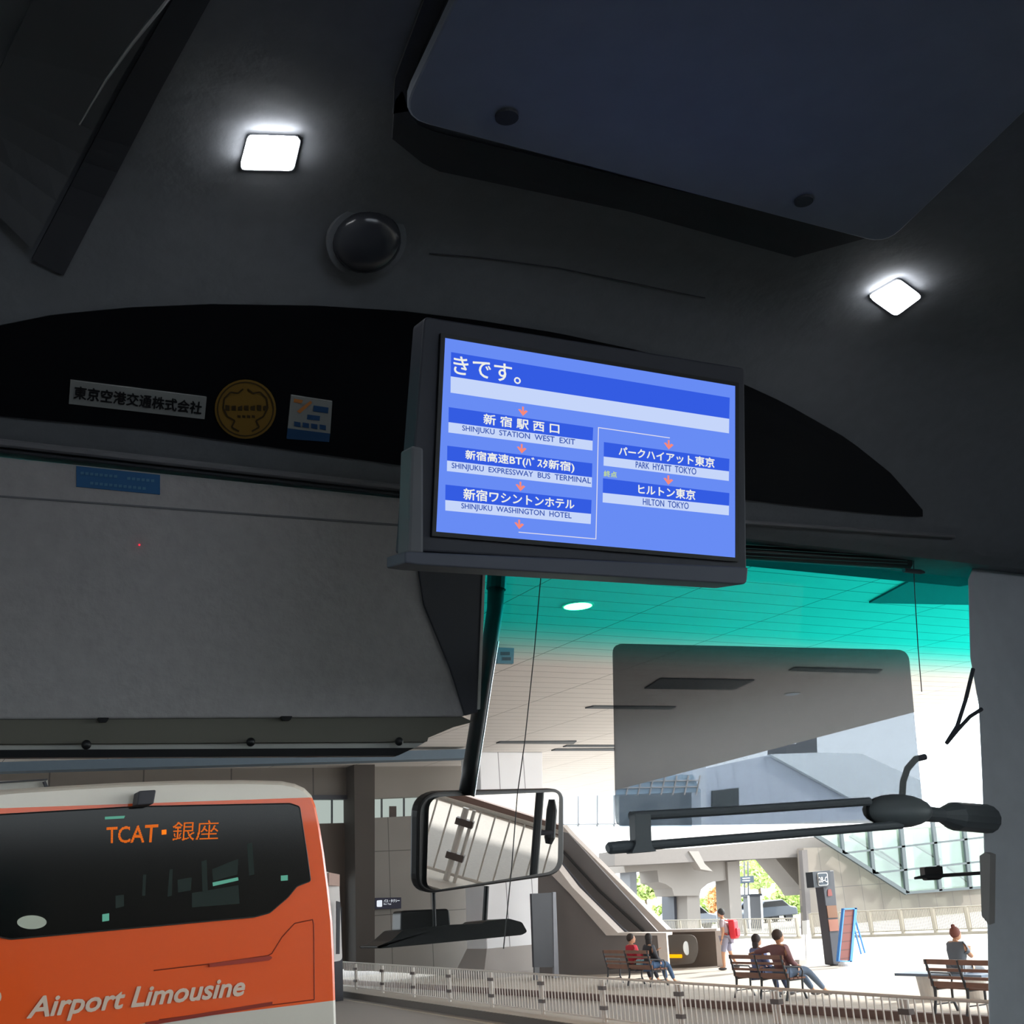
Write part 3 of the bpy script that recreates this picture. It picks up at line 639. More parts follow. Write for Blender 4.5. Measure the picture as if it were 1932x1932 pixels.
wall_px('recess_wall', [(560, 1555), (672, 1552), (672, 1830), (640, 1828), (640, 1660), (612, 1640), (560, 1640)], YW + .4, M_brown, .6, bu)
wall_px('window_frame', [(560, 1500), (672, 1500), (672, 1508), (560, 1508)], YW + .1, M_dgrey, .3, bu)
lit = emit('lit interior', (196, 208, 202), .8); 
f_ = wall_px('window', [(560, 1508), (671, 1508), (671, 1552), (560, 1556)], YW + .5, lit, .1, bu)
for x in (626, 655): m_ = MB(); px_prism(m_, [(x, 1508), (x + 2, 1508), (x + 2, 1553), (x, 1553)], fY(YW + .4), (0, .1, 0)); m_.build('mullion', M_dgrey, f_)
f_ = wall_px('window', [(706, 1506), (905, 1498), (905, 1534), (706, 1544)], YW + .5, lit, .1, bu)
for x in (720, 762, 830): m_ = MB(); px_prism(m_, [(x, 1500), (x + 2, 1500), (x + 2, 1544), (x, 1544)], fY(YW + .4), (0, .1, 0)); m_.build('mullion', M_mgrey, f_)
m_ = MB(); px_prism(m_, [(735, 1521), (748, 1521), (748, 1541), (735, 1542)], fY(YW + .45), (0, .05, 0)); m_.build('poster', mat('brown poster', (95, 82, 78)), f_)
wall_px('beam', [(-80, 1440), (884, 1413), (884, 1430), (-80, 1458)], 35.8, mat('beam blue grey', (88, 104, 118), .7), .6, bu)
wall_px('left_wall', [(-80, 1446), (672, 1428), (672, 1502), (-80, 1510)], YW + .2, grid_mat('left soffit wall', (110, 103, 96), (70, 66, 62), 3.0, 0, .05, ('X', 'Z')), .5, bu)
wall_px('back_wall', [(-80, 1508), (562, 1500), (562, 1830), (-80, 1800)], YW + 1, M_brown, .5, bu)
wall_px('door_frame', [(640, 1830), (645, 1830), (645, 1712), (636, 1706), (636, 1830)], YW - .2, M_dgrey, .2, bu)
sg = thing('bus_taxi_sign', 'small lit bus and taxi sign on the dark station wall below the mirror', 'sign', onY(732, 1705, YW - .3))
wall_px('sign_box', [(708, 1694), (757, 1693), (757, 1714), (708, 1715)], YW - .35, mat('sign navy', (34, 34, 60)), .3, sg)
mb = MB(); s_ = fY(YW - .37); E_sign = emit('sign white', (235, 240, 250), 1.0)
px_prism(mb, rounded([(711, 1699), (721, 1698), (721, 1711), (711, 1711)], 2), s_, (0, .01, 0)); mb.build('pictogram', E_sign, sg)
mb = MB(); text_on(mb, 'バス・タクシー', [(724, 1697), (754, 1696), (754, 1702), (724, 1703)], s_, bold=.02); text_on(mb, 'Bus / Taxi', [(724, 1704), (738, 1704), (738, 1707), (724, 1707)], s_, bold=.01); mb.build('lettering', E_sign, sg)
# white bus far behind the railing at the left
wb = thing('white_bus', 'white bus tail just visible between the orange bus and station wall', 'bus', onZ(600, 1835, 0))
wall_px('body', rounded([(560, 1640), (622, 1645), (640, 1662), (646, 1812), (560, 1826)], 8), 36, mat('white bus paint', (226, 222, 220), .4), 2.5, wb)
g_ = onY(600, 1822, 37); mb = MB(); mb.box((g_[0] - 1.5, 36.2, 0), (onY(640, 1822, 36.5)[0], 38.3, g_[2] + .2)); mb.build('skirt', M_dgrey, wb)
wall_px('mirror_bracket', [(636, 1700), (642, 1702), (641, 1800), (636, 1800)], 35.7, M_dgrey, .1, wb)
wall_px('lamp_strip', [(621, 1646), (641, 1650), (641, 1672), (621, 1670)], 35.8, mat('bus lamp pink', (200, 170, 160)), .15, wb)

# dark notice board on two legs
nb_ = thing('notice_board', 'tall dark grey notice board on two legs right of the pale column', 'board', onZ(1030, 1845, Z1))
YN = onZ(1030, 1847, Z1)[1]
wall_px('board', [(1003, 1686), (1046, 1684), (1050, 1825), (1008, 1825)], YN, mat('board dark', (74, 76, 82), .6), .12, nb_)
wall_px('leg', [(1009, 1825), (1018, 1825), (1018, 1850), (1009, 1850)], YN, M_mgrey, .1, nb_)
wall_px('leg', [(1043, 1683), (1049, 1683), (1055, 1850), (1046, 1850)], YN - .02, mat('leg grey', (140, 142, 150), .5), .1, nb_)

# ------------------------------------------------------------------ escalator
EA, EB = onZ(1058, 1841, Z1), onZ(1250, 1834, Z1); EN = nrm(np.cross(EB - EA, (0, 0, 1))); EN = EN if np.dot(EN, _d) > 0 else -EN
def fE(off): return lambda x, y: onP(x, y, EA + EN * off, EN)
def wall_e(name, q, off, m, depth, parent):
    mb = MB(); px_prism(mb, q, fE(off), EN * depth); return mb.build(name, m, parent)
es = thing('escalator', 'covered escalator sloping down from upper left to a dark mouth on the platform', 'escalator', onZ(1250, 1834, Z1))
M_par = mat('parapet pale', (200, 190, 184), .7)
M_esw = mat('escalator side wall', (120, 114, 112), .8, scale=1.5, var=.1)
wall_e('side_wall', [(1015, 1600), (1040, 1640), (1145, 1764), (1243, 1765), (1248, 1838), (1015, 1840)], +.02, M_esw, .3, es)
wall_e('near_parapet', [(1010, 1600), (1024, 1600), (1080, 1674), (1166, 1760), (1257, 1760), (1257, 1765), (1144, 1765), (1075, 1686), (1030, 1640)], -.1, M_par, .5, es)
wall_e('inner_wall', [(1024, 1560), (1072, 1572), (1240, 1757), (1230, 1770), (1160, 1770), (1024, 1610)], +1.1, mat('escalator inner', (108, 104, 104), .6, scale=2), .1, es)
mb = MB(); mb.tube([fE(.7)(x, y) for x, y in ((1040, 1608), (1110, 1690), (1172, 1752), (1190, 1766))], .07, 8); mb.build('handrail', M_dgrey, es)
mb = MB(); mb.tube([fE(1.0)(x, y) for x, y in ((1052, 1595), (1130, 1680), (1215, 1758))], .05, 8); mb.build('handrail', M_black, es)
wall_e('far_parapet', [(1060, 1556), (1078, 1576), (1258, 1754), (1352, 1752), (1352, 1757), (1230, 1760), (1060, 1580)], +1.6, M_par, .4, es)
wall_e('end_pier', [(1240, 1764), (1257, 1764), (1262, 1830), (1246, 1832)], -.12, M_par, .12, es)
wall_e('far_pier', [(1349, 1756), (1366, 1756), (1370, 1828), (1354, 1826)], +1.3, M_par, .4, es)
wall_e('mouth_back', [(1256, 1757), (1352, 1757), (1354, 1826), (1258, 1826)], +1.75, mat('mouth brown', (112, 100, 92), .7), .1, es)
mb = MB(); px_prism(mb, rounded([(1257, 1764), (1312, 1763), (1318, 1795), (1308, 1818), (1257, 1822)], [2, 14, 14, 6, 2]), fE(1.2), EN * .05); mb.build('balustrade', mat('balustrade steel', (104, 100, 96), .35, metal=.4), es)
mb = MB(); c = fE(1.15)(1295, 1789); mb.ball(c, (.13, .03, .21)); mb.build('round_light', mat('white disc', (235, 240, 240)), es, smooth=True)
mb = MB(); mb.tube([fE(1.1)(1261, 1804), fE(1.1)(1286, 1804)], .055, 10); mb.build('light_bar', emit('amber bar', (255, 170, 10), 1.6), es)

# ------------------------------------------------------------------ road bridge and right wall
YB = 56.0
M_bridge = mat('bridge concrete', (134, 127, 121), .8, scale=.7, var=.06)
br = thing('road_bridge', 'pale concrete overpass with piers across the back of the platform', 'bridge', onZ(1320, 1765, 0))
wall_px('deck_edge', [(1160, 1606), (1300, 1600), (1560, 1577), (1900, 1560), (1900, 1600), (1518, 1616), (1190, 1632), (1160, 1633)], YB - 1.5, mat('deck edge', (106, 100, 96), .8), 1.6, br)
wall_px('cross_beam', [(1176, 1628), (1518, 1605), (1518, 1688), (1508, 1672), (1470, 1628), (1462, 1618), (1395, 1625), (1395, 1640), (1378, 1640), (1372, 1660), (1345, 1664), (1335, 1668), (1323, 1678), (1320, 1690), (1272, 1690), (1268, 1676), (1256, 1668), (1243, 1664), (1240, 1642), (1180, 1646)], YB, M_bridge, 1.8, br)
wall_px('pier', [(1188, 1640), (1201, 1640), (1203, 1762), (1192, 1762)], YB + .3, M_mgrey, 1.0, br)
wall_px('pier', [(1296, 1686), (1320, 1686), (1323, 1764), (1298, 1764)], YB + .2, M_bridge, 1.4, br)
wall_px('pier', [(1271, 1686), (1282, 1686), (1285, 1764), (1274, 1764)], YB + 1.2, M_dgrey, 1.2, br)
wall_px('pier', [(1372, 1626), (1395, 1624), (1402, 1762), (1380, 1762)], YB - .2, M_bridge, 1.2, br)
wall_px('bracket', [(1300, 1606), (1318, 1606), (1330, 1630), (1345, 1644), (1322, 1640)], YB - 1.6, M_bridge, .6, br)
M_rt = grid_mat('right tile wall', (116, 107, 98), (92, 86, 82), 1.5, 2.35, .04, ('X', 'Z'), .8, (0, .3))
rw = thing('tiled_wall', 'pale tiled retaining wall behind the dark bus stop pillar', 'wall', onZ(1700, 1778, 0))
wall_px('wall', [(1516, 1600), (1900, 1585), (1900, 1772), (1526, 1785)], YB - 2.2, M_rt, .55, rw)
wall_px('corner_post', [(1513, 1604), (1523, 1603), (1534, 1782), (1526, 1784)], YB - 2.4, mat('post taupe', (92, 86, 84), .8), .3, rw)
# glazed stairwell
YG = YB - 3.6
gs = thing('glazed_stairwell', 'glazed stairwell with grey frames hanging on the pale tiled wall', 'stairwell', onY(1712, 1686, YG))
wall_px('backing', [(1540, 1572), (1900, 1552), (1900, 1672), (1712, 1685)], YG + 1.2, mat('stair inside', (122, 130, 118), .8), .1, gs)
mb = MB(); px_prism(mb, [(1540, 1574), (1900, 1554), (1900, 1672), (1712, 1685)], fY(YG + .1), (0, .03, 0)); mb.build('glass', glassy('stair glass', (.86, .93, .9), .08), gs)
zz = lambda x, y: (1540 + x / 4.9286, 1480 + y / 4.9286)
def barpx(mb, a, b, w, Y, d=.15):
    a = np.array(a, float); b = np.array(b, float); n = nrm((-(b - a)[1], (b - a)[0])) * w / 2
    px_prism(mb, [a + n, b + n, b - n, a - n], fY(Y), (0, d, 0))
M_fr = mat('stair frame', (62, 70, 72), .6)
for a, b, w in (((235, 400), (258, 640), 5), ((500, 380), (540, 830), 6), ((790, 350), (852, 1010), 6.5), ((1085, 300), (1160, 990), 6), ((1370, 300), (1440, 970), 6)):
    mb = MB(); barpx(mb, zz(*a), zz(*b), w, YG - .05); mb.build('mullion', M_fr, gs)
for a, b, w in (((0, 470), (850, 1012), 7), ((850, 1008), (1640, 950), 5), ((260, 640), (1640, 482), 3.5), ((545, 825), (1640, 706), 3.5)):
    mb = MB(); barpx(mb, zz(*a), zz(*b), w, YG - .05); mb.build('rail', M_fr, gs)
for x0, x1, y0, y1 in ((265, 325, 430, 530), (530, 600, 430, 700), (815, 890, 440, 880), (1150, 1220, 400, 970), (1420, 1500, 420, 960)):
    mb = MB(); px_prism(mb, [zz(x0, y0), zz(x1, y0 - 5), zz(x1 + 30 * (y1 - y0) / 400, y1), zz(x0 + 30 * (y1 - y0) / 400, y1)], fY(YG + .7), (0, .3, 0)); mb.build('inner_post', mat('inner post white', (165, 170, 162)), gs)
for a, b, w in (((330, 470), (830, 790), 7), ((600, 620), (860, 800), 4), ((930, 560), (1160, 700), 4), ((1230, 760), (1420, 900), 4)):
    mb = MB(); barpx(mb, zz(*a), zz(*b), w, YG + .5); mb.build('stair_stringer', mat('stringer', (84, 84, 76)), gs)

# far railing in front of the wall and under the bridge
M_frail = mat('far rail paint', (142, 135, 122), .6)
def railing_px(label, base, top_h, n_bay, nb, Y_of=None, z0=0.0, zbase=.25):
    P0, P1 = onZ(*base[0], z0), onZ(*base[1], z0)
    t = thing('railing', label, 'railing', P0)
    mb = MB(); dv = nrm(P1 - P0); nn = np.array([-dv[1], dv[0], 0]) * .15
    mb.prism([P0 - nn, P1 - nn, P1 + nn, P0 + nn], (0, 0, zbase)); mb.build('kerb', M_frail, t)
    for i in range(n_bay + 1):
        p = P0 + (P1 - P0) * i / n_bay; mb = MB(); mb.box(p + [-.06, -.06, zbase], p + [.06, .06, zbase + top_h]); mb.build('post', M_frail, t)
    mb = MB()
    for i in range(n_bay * nb):
        p = P0 + (P1 - P0) * (i + .5) / (n_bay * nb); mb.box(p + [-.012, -.012, zbase + .1], p + [.012, .012, zbase + top_h - .04])
    for h in (.1, top_h): mb.tube([P0 + [0, 0, zbase + h], P1 + [0, 0, zbase + h]], .03, 6)
    mb.build('bar_panel', M_frail, t)
railing_px('far cream railing on low kerb before the pale tiled wall', ((1536, 1778), (1900, 1768)), .92, 6, 20)
railing_px('far white railing under the overpass between the concrete piers', ((1250, 1773), (1508, 1778)), .75, 6, 14)

# distant building with sloping metal roof
YD = 95.0
db = thing('terminal_building', 'distant grey building with pale sloping roof and rooftop box beyond the canopy', 'building', onZ(1450, 1740, 0))
M_db = grid_mat('distant cladding', (205, 214, 228), (160, 170, 184), 2.2, 0, .08, ('X', 'Z'), .7)
wall_px('facade', [(1330, 1450), (1453, 1424), (1612, 1508), (1760, 1500), (1760, 1576), (1330, 1592)], YD, M_db, 6, db)
wall_px('roof', [(1453, 1423), (1540, 1420), (1626, 1422), (1762, 1484), (1762, 1512), (1612, 1510)], YD - .6, grid_mat('seamed roof', (238, 246, 252), (200, 212, 224), .9, 0, .06, ('X', 'Z'), .5), .5, db)
wall_px('roof_box', [(1484, 1400), (1490, 1404), (1536, 1402), (1541, 1386), (1542, 1424), (1483, 1426)], YD, M_dgrey, 3, db)
wall_px('window', [(1344, 1492), (1394, 1486), (1394, 1530), (1344, 1532)], YD - .2, mat('dark window', (60, 70, 74), .3), .3, db)
wall_px('corner_post', [(1306, 1450), (1332, 1447), (1332, 1592), (1324, 1592), (1322, 1490), (1306, 1474)], YD - 2, mat('corner post', (220, 228, 238)), 1.5, db)
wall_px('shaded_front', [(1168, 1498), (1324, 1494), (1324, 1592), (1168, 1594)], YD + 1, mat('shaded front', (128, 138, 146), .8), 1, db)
gc = wall_px('glass_roof', [(1150, 1478), (1240, 1462), (1308, 1462), (1322, 1494), (1150, 1500)], YD - 3, mat('roof glass', (160, 186, 205), .3), .4, db)
mb = MB()
for x in range(1160, 1320, 22): barpx(mb, (x + 8, 1463), (x, 1500), 1.6, YD - 3.2)
for y in (1472, 1484): barpx(mb, (1150, y + 3), (1318, y), 1.6, YD - 3.2)
mb.build('roof_bars', M_par, gc)
wall_px('white_front', [(1020, 1505), (1168, 1498), (1168, 1592), (1020, 1592)], YD - 2, mat('white front', (226, 230, 228), .7), .8, db)
mb = MB()
for x in (1063, 1092, 1128, 1160): barpx(mb, (x, 1500), (x, 1560), 1.6, YD - 2.2)
barpx(mb, (1020, 1556), (1168, 1554), 2, YD - 2.2); mb.build('white_mullion', M_mgrey, db)
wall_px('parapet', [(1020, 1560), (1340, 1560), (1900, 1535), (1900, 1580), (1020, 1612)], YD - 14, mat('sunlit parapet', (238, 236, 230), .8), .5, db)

# ------------------------------------------------------------------ greenery
M_leaf = mat('leaf green', (196, 214, 140), .7, scale=3, var=.25)
M_leafy = mat('leaf orange', (228, 180, 125), .7, scale=3, var=.25)
M_hedge = mat('hedge green', (180, 200, 120), .8, scale=3, var=.3)
M_bark = mat('bark', (120, 105, 85), .8)
def leaves(c, r, n, size):
    mb = MB()
    for _ in range(n):
        v = np.array([random.gauss(0, 1) for _ in range(3)]); v = v / np.linalg.norm(v) * random.random() ** .4
        p = np.array(c) + v * np.array(r); a = nrm([random.gauss(0, 1) for _ in range(3)]); b = nrm(np.cross(a, [random.gauss(0, 1) for _ in range(3)])); s_ = size * (.6 + random.random() * .8)
        mb.flat([p - a * s_, p + b * s_ * .5, p + a * s_, p - b * s_ * .5])
    return mb
def tree(px, py_base, py_top, Y, wpx, label, m, n=1400, size=.22, trunk=.12, low=.3, name='tree', cat='tree'):
    b = onY(px, py_base, Y); tp = onY(px, py_top, Y); b[2] = 0; h = tp[2]; rx = wpx / 2 * np.linalg.norm(ray(px, py_top) * Y / ray(px, py_top)[1]) / F
    t = thing(name, label, cat, b)
    mb = MB(); mb.tube([b, b + [.05, 0, h * .5], b + [0, 0, h * .75]], [trunk, trunk * .8, trunk * .4], 8); mb.build('trunk', M_bark, t)
    leaves(b + [0, 0, h * (low + 1) / 2], (rx, rx, h * (1 - low) / 2), n, size).build('crown', m, t)
tree(1440, 1740, 1612, 77, 90, 'tall loose green tree seen through the overpass opening', M_leaf, 1500, .2, .14, .45)
tree(1492, 1738, 1675, 70, 62, 'rounded dense green tree near the tiled wall corner', M_hedge, 1800, .22, .15, .1)
tree(1222, 1745, 1648, 80, 60, 'pale green tree behind the left bridge pier', M_leaf, 1200, .24, .12, .5)
tree(1358, 1745, 1672, 70, 34, 'orange-leaved small tree left of the middle bridge pier', M_leafy, 1500, .18, .1, .15)
tree(1262, 1745, 1690, 78, 22, 'small orange-leaved tree behind the escalator end', M_leafy, 700, .18, .1, .15)
tree(1510, 1740, 1640, 90, 70, 'far green tree behind the tiled wall corner', M_leaf, 1200, .25, .15, .3)
a = onY(1190, 1740, 73); b = onY(1520, 1736, 73)
hd = leaves(((a[0] + b[0]) / 2, 73, .9), ((b[0] - a[0]) / 2, .8, .9), 5000, .2); o = hd.build('hedge', M_hedge); tag(o, 'low bright green hedge beyond the parked cars', 'hedge')

# ------------------------------------------------------------------ cars
def car(px, py, Y, label, col, rz, grp='parked cars under the overpass'):
    b = onY(px, py, Y); b[2] = 0
    t = thing('car', label, 'car', b, None, rz); m = mat('car ' + str(col), col, .25, coat=.5)
    prof = [(-2.1, .35), (-2.15, .75), (-1.9, .95), (-1.2, 1.02), (-.75, 1.42), (.9, 1.46), (1.5, 1.02), (2.1, .9), (2.15, .4)]
    mb = MB(); mb.prism([(x, -.85, z_) for x, z_ in prof], (0, 1.7, 0)); mb.build('body', m, t, bevel=.08, local=True)
    mb = MB(); mb.prism([(x, -.87, z_) for x, z_ in ((-1.1, 1.03), (-.72, 1.37), (.85, 1.4), (1.35, 1.03))], (0, 1.74, 0)); mb.build('windows', M_gloss, t, local=True)
    for sx in (-1.3, 1.35):
        for sy in (-.78, .62):
            mb = MB(); mb.tube([(sx, sy, .33), (sx, sy + .18, .33)], .33, 20); mb.build('wheel', M_black, t, local=True)
    for sy in (-.7, .4):
        mb = MB(); mb.box((2.1, sy, .65), (2.18, sy + .3, .8)); mb.build('tail_lamp', mat('tail lamp', (210, 70, 60)), t, local=True)
car(1290, 1750, 64, 'grey car parked behind the middle bridge piers', (110, 116, 124), .0)
car(1448, 1744, 66, 'dark car parked right of the grey kiosk', (60, 68, 78), 0)
car(1408, 1743, 67.85, 'blue-grey car half hidden behind the grey kiosk', (90, 104, 140), 0)
# kiosk, posts and street sign under the bridge
ks = thing('kiosk', 'narrow grey roadside kiosk box between two thin white posts', 'kiosk', onZ(1428, 1752, 0)); YK = onZ(1428, 1754, 0)[1]
wall_px('box', [(1414, 1690), (1436, 1689), (1440, 1752), (1417, 1752)], YK, M_mgrey, .6, ks)
wall_px('cap', [(1412, 1687), (1438, 1686), (1438, 1691), (1412, 1692)], YK - .05, M_dgrey, .7, ks)
for x, lab in ((1416, 'thin white post left of the grey kiosk'), (1440, 'thin white post right of the grey kiosk')):
    p0 = onZ(x, 1762, 0); mb = MB(); mb.tube([p0, onY(x - 4, 1690, p0[1])], .05, 8); o = mb.build('post', M_white); tag(o, lab, 'post'); o.name = 'marker_post'
ds = thing('direction_sign', 'dark road direction sign on two grey poles under the overpass', 'sign', onY(1410, 1745, 60))
wall_px('sign_board', [(1397, 1654), (1422, 1652), (1423, 1665), (1398, 1667)], 60, mat('sign slate', (70, 84, 100)), .1, ds)
mb = MB()
for y in (1656.5, 1661): px_prism(mb, [(1401, y), (1415, y - .8), (1415, y + 1.2), (1401, y + 2)], fY(59.98), (0, .02, 0))
mb.build('lettering', M_white, ds)
for x in (1406, 1413): mb = MB(); mb.tube([onY(x - 2, 1625, 60.1), onY(x, 1752, 60.1)], .05, 8); mb.build('pole', M_mgrey, ds)

# ------------------------------------------------------------------ bus stop pillar 28-C
tw = thing('bus_stop_pillar', 'tall dark bus stop pillar with 28-C sign and orange posters', 'pillar', onZ(1580, 1820, Z1)); YT = onZ(1580, 1822, Z1)[1]
wall_px('body', [(1558, 1643), (1573, 1642), (1580, 1720), (1592, 1815), (1586, 1822), (1572, 1820), (1566, 1770), (1553, 1672)], YT, mat('pillar slate', (60, 62, 70), .5), .35, tw, .02)
wall_px('head_sign', rounded([(1533, 1645), (1566, 1642), (1568, 1672), (1536, 1675)], 1.5), YT - .12, mat('pillar head', (44, 50, 58), .4), .3, tw)
wall_px('number_plate', rounded([(1542.5, 1647), (1561, 1646), (1563, 1670), (1545, 1671.5)], 3), YT - .15, M_white, .03, tw)
wall_px('number_field', rounded([(1543.7, 1648.3), (1560, 1647.3), (1561.8, 1668.8), (1546, 1670.2)], 2.6), YT - .16, mat('number slate', (52, 66, 80)), .01, tw)
mb = MB(); text_on(mb, '28-C', [(1544.5, 1655), (1561, 1654), (1561.8, 1664), (1545.2, 1665)], fY(YT - .168), thick=.2); mb.build('number', M_white, tw)
wall_px('red_figure', rounded([(1562, 1678), (1568, 1677), (1571, 1690), (1562, 1691)], 2), YT - .02, mat('dull red', (130, 64, 60)), .02, tw)
for k_, q in enumerate(([(1560, 1709), (1578, 1708), (1581, 1731), (1563, 1732)], [(1563, 1735), (1581, 1734), (1583, 1756), (1566, 1757)])):
    p_ = wall_px('poster', q, YT - .03, mat('poster %d' % k_, ((122, 84, 60), (150, 98, 80))[k_]), .02, tw)
# blue framed board
bb = thing('blue_framed_board', 'leaning blue-framed signboard with red-brown face beside the 28-C pillar', 'board', onZ(1600, 1818, Z1)); YBb = YT - .8
M_blue = mat('blue frame', (70, 140, 225), .5)
wall_px('face', [(1594, 1717), (1613, 1716), (1604, 1812), (1584, 1812)], YBb, grid_mat('board face', (118, 66, 60), (92, 52, 48), 0, .22, .03, ('X', 'Z')), .04, bb)
mb = MB()
for a, b, w in (((1592, 1715), (1617, 1714), 2.5), ((1615, 1713), (1606, 1815), 4.5), ((1593, 1715), (1583, 1814), 2), ((1583, 1813), (1607, 1814), 2)): barpx(mb, a, b, w, YBb - .03, .1)
mb.build('frame', M_blue, bb)
for a, b in (((1615, 1735), (1633, 1798)), ((1614, 1755), (1626, 1800))):
    mb = MB(); barpx(mb, a, b, 1.6, YBb + .3, .04); mb.build('strut', M_blue, bb)
c = onZ(1597, 1822, Z1); mb = MB(); mb.tube([c, c + [0, 0, .06], c + [0, 0, .14]], [.22, .22, .12], 20); mb.build('foot', M_white, bb)
# small signpost
sp_ = thing('small_signpost', 'small grey plate on thin white pole with block base left of 28-C pillar', 'signpost', onZ(1516, 1820, Z1)); YS = onZ(1516, 1820, Z1)[1]
wall_px('plate', [(1513, 1737), (1522, 1737), (1523, 1763), (1514, 1764)], YS, mat('plate grey', (140, 138, 134)), .05, sp_)
wall_px('plate_edge', [(1522, 1736), (1527, 1736), (1528, 1763), (1523, 1763)], YS, M_white, .08, sp_)
wall_px('pole', [(1520, 1763), (1523, 1763), (1525, 1814), (1522, 1814)], YS, M_white, .04, sp_)
wall_px('base_block', [(1508, 1811), (1523, 1811), (1523, 1820), (1508, 1821)], YS - .1, mat('block grey', (170, 164, 160)), .2, sp_)

# ------------------------------------------------------------------ benches (length along local y, sitters face local +x)
M_wood = mat('bench wood', (130, 88, 68), .6, scale=6, var=.2)
M_iron = mat('bench iron', (66, 68, 72), .5)
def bench(px, py, px2, py2, label, grp='wooden benches on the platform'):
    p, p2 = onZ(px, py, Z1), onZ(px2, py2, Z1); c = (p + p2) / 2; L = np.linalg.norm(p2 - p)
    t = thing('bench', label, 'bench', c, grp, math.atan2(p[1] - p2[1], p[0] - p2[0]) - math.pi / 2)
    k_ = 3
    for i, zc, xc in ((0, .86, -.10), (1, .73, -.075), (2, .60, -.05), (3, .49, -.02)):
        h = .085 if i in (0, 3) else .05
        mb = MB(); mb.box((xc - .015, -L / 2 - .05, zc - h / 2), (xc + .015, L / 2 + .05, zc + h / 2)); mb.build('back_slat', M_wood, t, local=True)
    for xc in (.06, .17, .28, .39):
        mb = MB(); mb.box((xc - .045, -L / 2 - .05, .41), (xc + .045, L / 2 + .05, .44)); mb.build('seat_slat', M_wood, t, local=True)
    for yc in (-L / 2, 0, L / 2) if L > 1.5 else (-L / 2, L / 2):
        mb = MB(); mb.tube([(-.12, yc, .90), (-.09, yc, .75), (-.03, yc, .50), (.0, yc, .40), (-.02, yc, .25), (-.10, yc, .0)], [.02, .025, .028, .03, .025, .03], 8)
        mb.tube([(.0, yc, .40), (.42, yc, .40)], .022, 8); mb.tube([(.38, yc, .40), (.36, yc, .2), (.44, yc, 0)], [.025, .022, .03], 8); mb.tube([(-.05, yc, .15), (.38, yc, .15)], .012, 6); mb.build('leg_frame', M_iron, t, local=True)
        if yc != 0:
            mb = MB(); mb.tube([(-.08, yc, .68), (.12, yc, .66), (.38, yc, .63), (.42, yc, .55), (.38, yc, .40)], .018, 8); mb.build('armrest', M_iron, t, local=True)
    return t
b1 = bench(1150, 1857, 1234, 1862, 'wooden bench with iron legs seating a red-shirted person, left of three')
b2 = bench(1394, 1882, 1492, 1888, 'slatted wooden bench seating the man in the brown shirt')
b3 = bench(1772, 1912, 1900, 1922, 'slatted wooden bench with curved iron leg nearest the right pillar')
# backless bench on a drum
bp = onZ(1757, 1880, Z1); ll = thing('backless_bench', 'backless bench slab on a white drum behind the right slatted bench', 'bench', bp)
YL = bp[1] + .25
mb = MB(); mb.box((bp[0] - .30, bp[1] - 1.6, Z1 + .40), (bp[0] + .16, bp[1] + .60, Z1 + .45)); mb.build('slab', mat('slab blue grey', (96, 112, 132), .5), ll)
mb = MB(); mb.tube([bp, bp + [0, 0, .40]], [.20, .24], 24); mb.build('drum_base', mat('drum white', (214, 210, 204)), ll, smooth=False)
mb = MB(); q_ = bp + [0, -1.2, 0]; mb.tube([q_, q_ + [0, 0, .40]], [.20, .24], 24); mb.build('drum_base', mat('drum white', (214, 210, 204)), ll)

# ------------------------------------------------------------------ people
M_skin = mat('skin', (205, 155, 125), .6)
def skinmesh(name, nodes, edges, m, parent, extra=None):
    me = bpy.data.meshes.new(name + '_sk'); ks_ = list(nodes); me.from_pydata([nodes[k_][0] for k_ in ks_], [(ks_.index(a), ks_.index(b)) for a, b in edges], [])
    o = bpy.data.objects.new(name, me); COL.objects.link(o); md = o.modifiers.new('s', 'SKIN'); md.use_smooth_shade = True
    for i, k_ in enumerate(ks_):
        r = nodes[k_][1]; r = r if isinstance(r, tuple) else (r, r); me.skin_vertices[0].data[i].radius = r; me.skin_vertices[0].data[i].use_root = (i == 0)
    sb = o.modifiers.new('u', 'SUBSURF'); sb.levels = 1; sb.render_levels = 1
    bpy.context.view_layer.update()
    nm = bpy.data.meshes.new_from_object(o.evaluated_get(bpy.context.evaluated_depsgraph_get())); bpy.data.objects.remove(o); bpy.data.meshes.remove(me)
    if extra:
        mb = MB(); mb.add([v.co for v in nm.vertices], [list(p.vertices) for p in nm.polygons]); extra(mb); bpy.data.meshes.remove(nm); return mb.build(name, m, parent, smooth=True, local=True)
    nm.materials.clear(); nm.materials.append(m); nm.name = name
    nm.polygons.foreach_set('use_smooth', [True] * len(nm.polygons))
    o = bpy.data.objects.new(name, nm); COL.objects.link(o); o.parent = parent; return o
def hand(mb, p, d):
    """small relaxed hand: palm, four curled fingers of different length, and a thumb from the palm's side"""
    p = np.array(p, float); d = nrm(d); s_ = nrm(np.cross(d, (0, 0, 1)) + 1e-4); n = np.cross(d, s_)
    mb.ball(p + d * .04, (.045, .04, .02), 10, 8, np.array([d, s_, n]).T)
    for k_, l in enumerate((.065, .075, .07, .055)):
        b = p + d * .075 + s_ * (-.03 + .02 * k_); mb.tube([b, b + d * l * .6, b + d * l * .85 + n * l * .35], [.010, .009, .007], 6)
    b = p + d * .03 + s_ * -.035; mb.tube([b, b + d * .03 - s_ * .025, b + d * .06 - s_ * .03], [.011, .010, .008], 6)
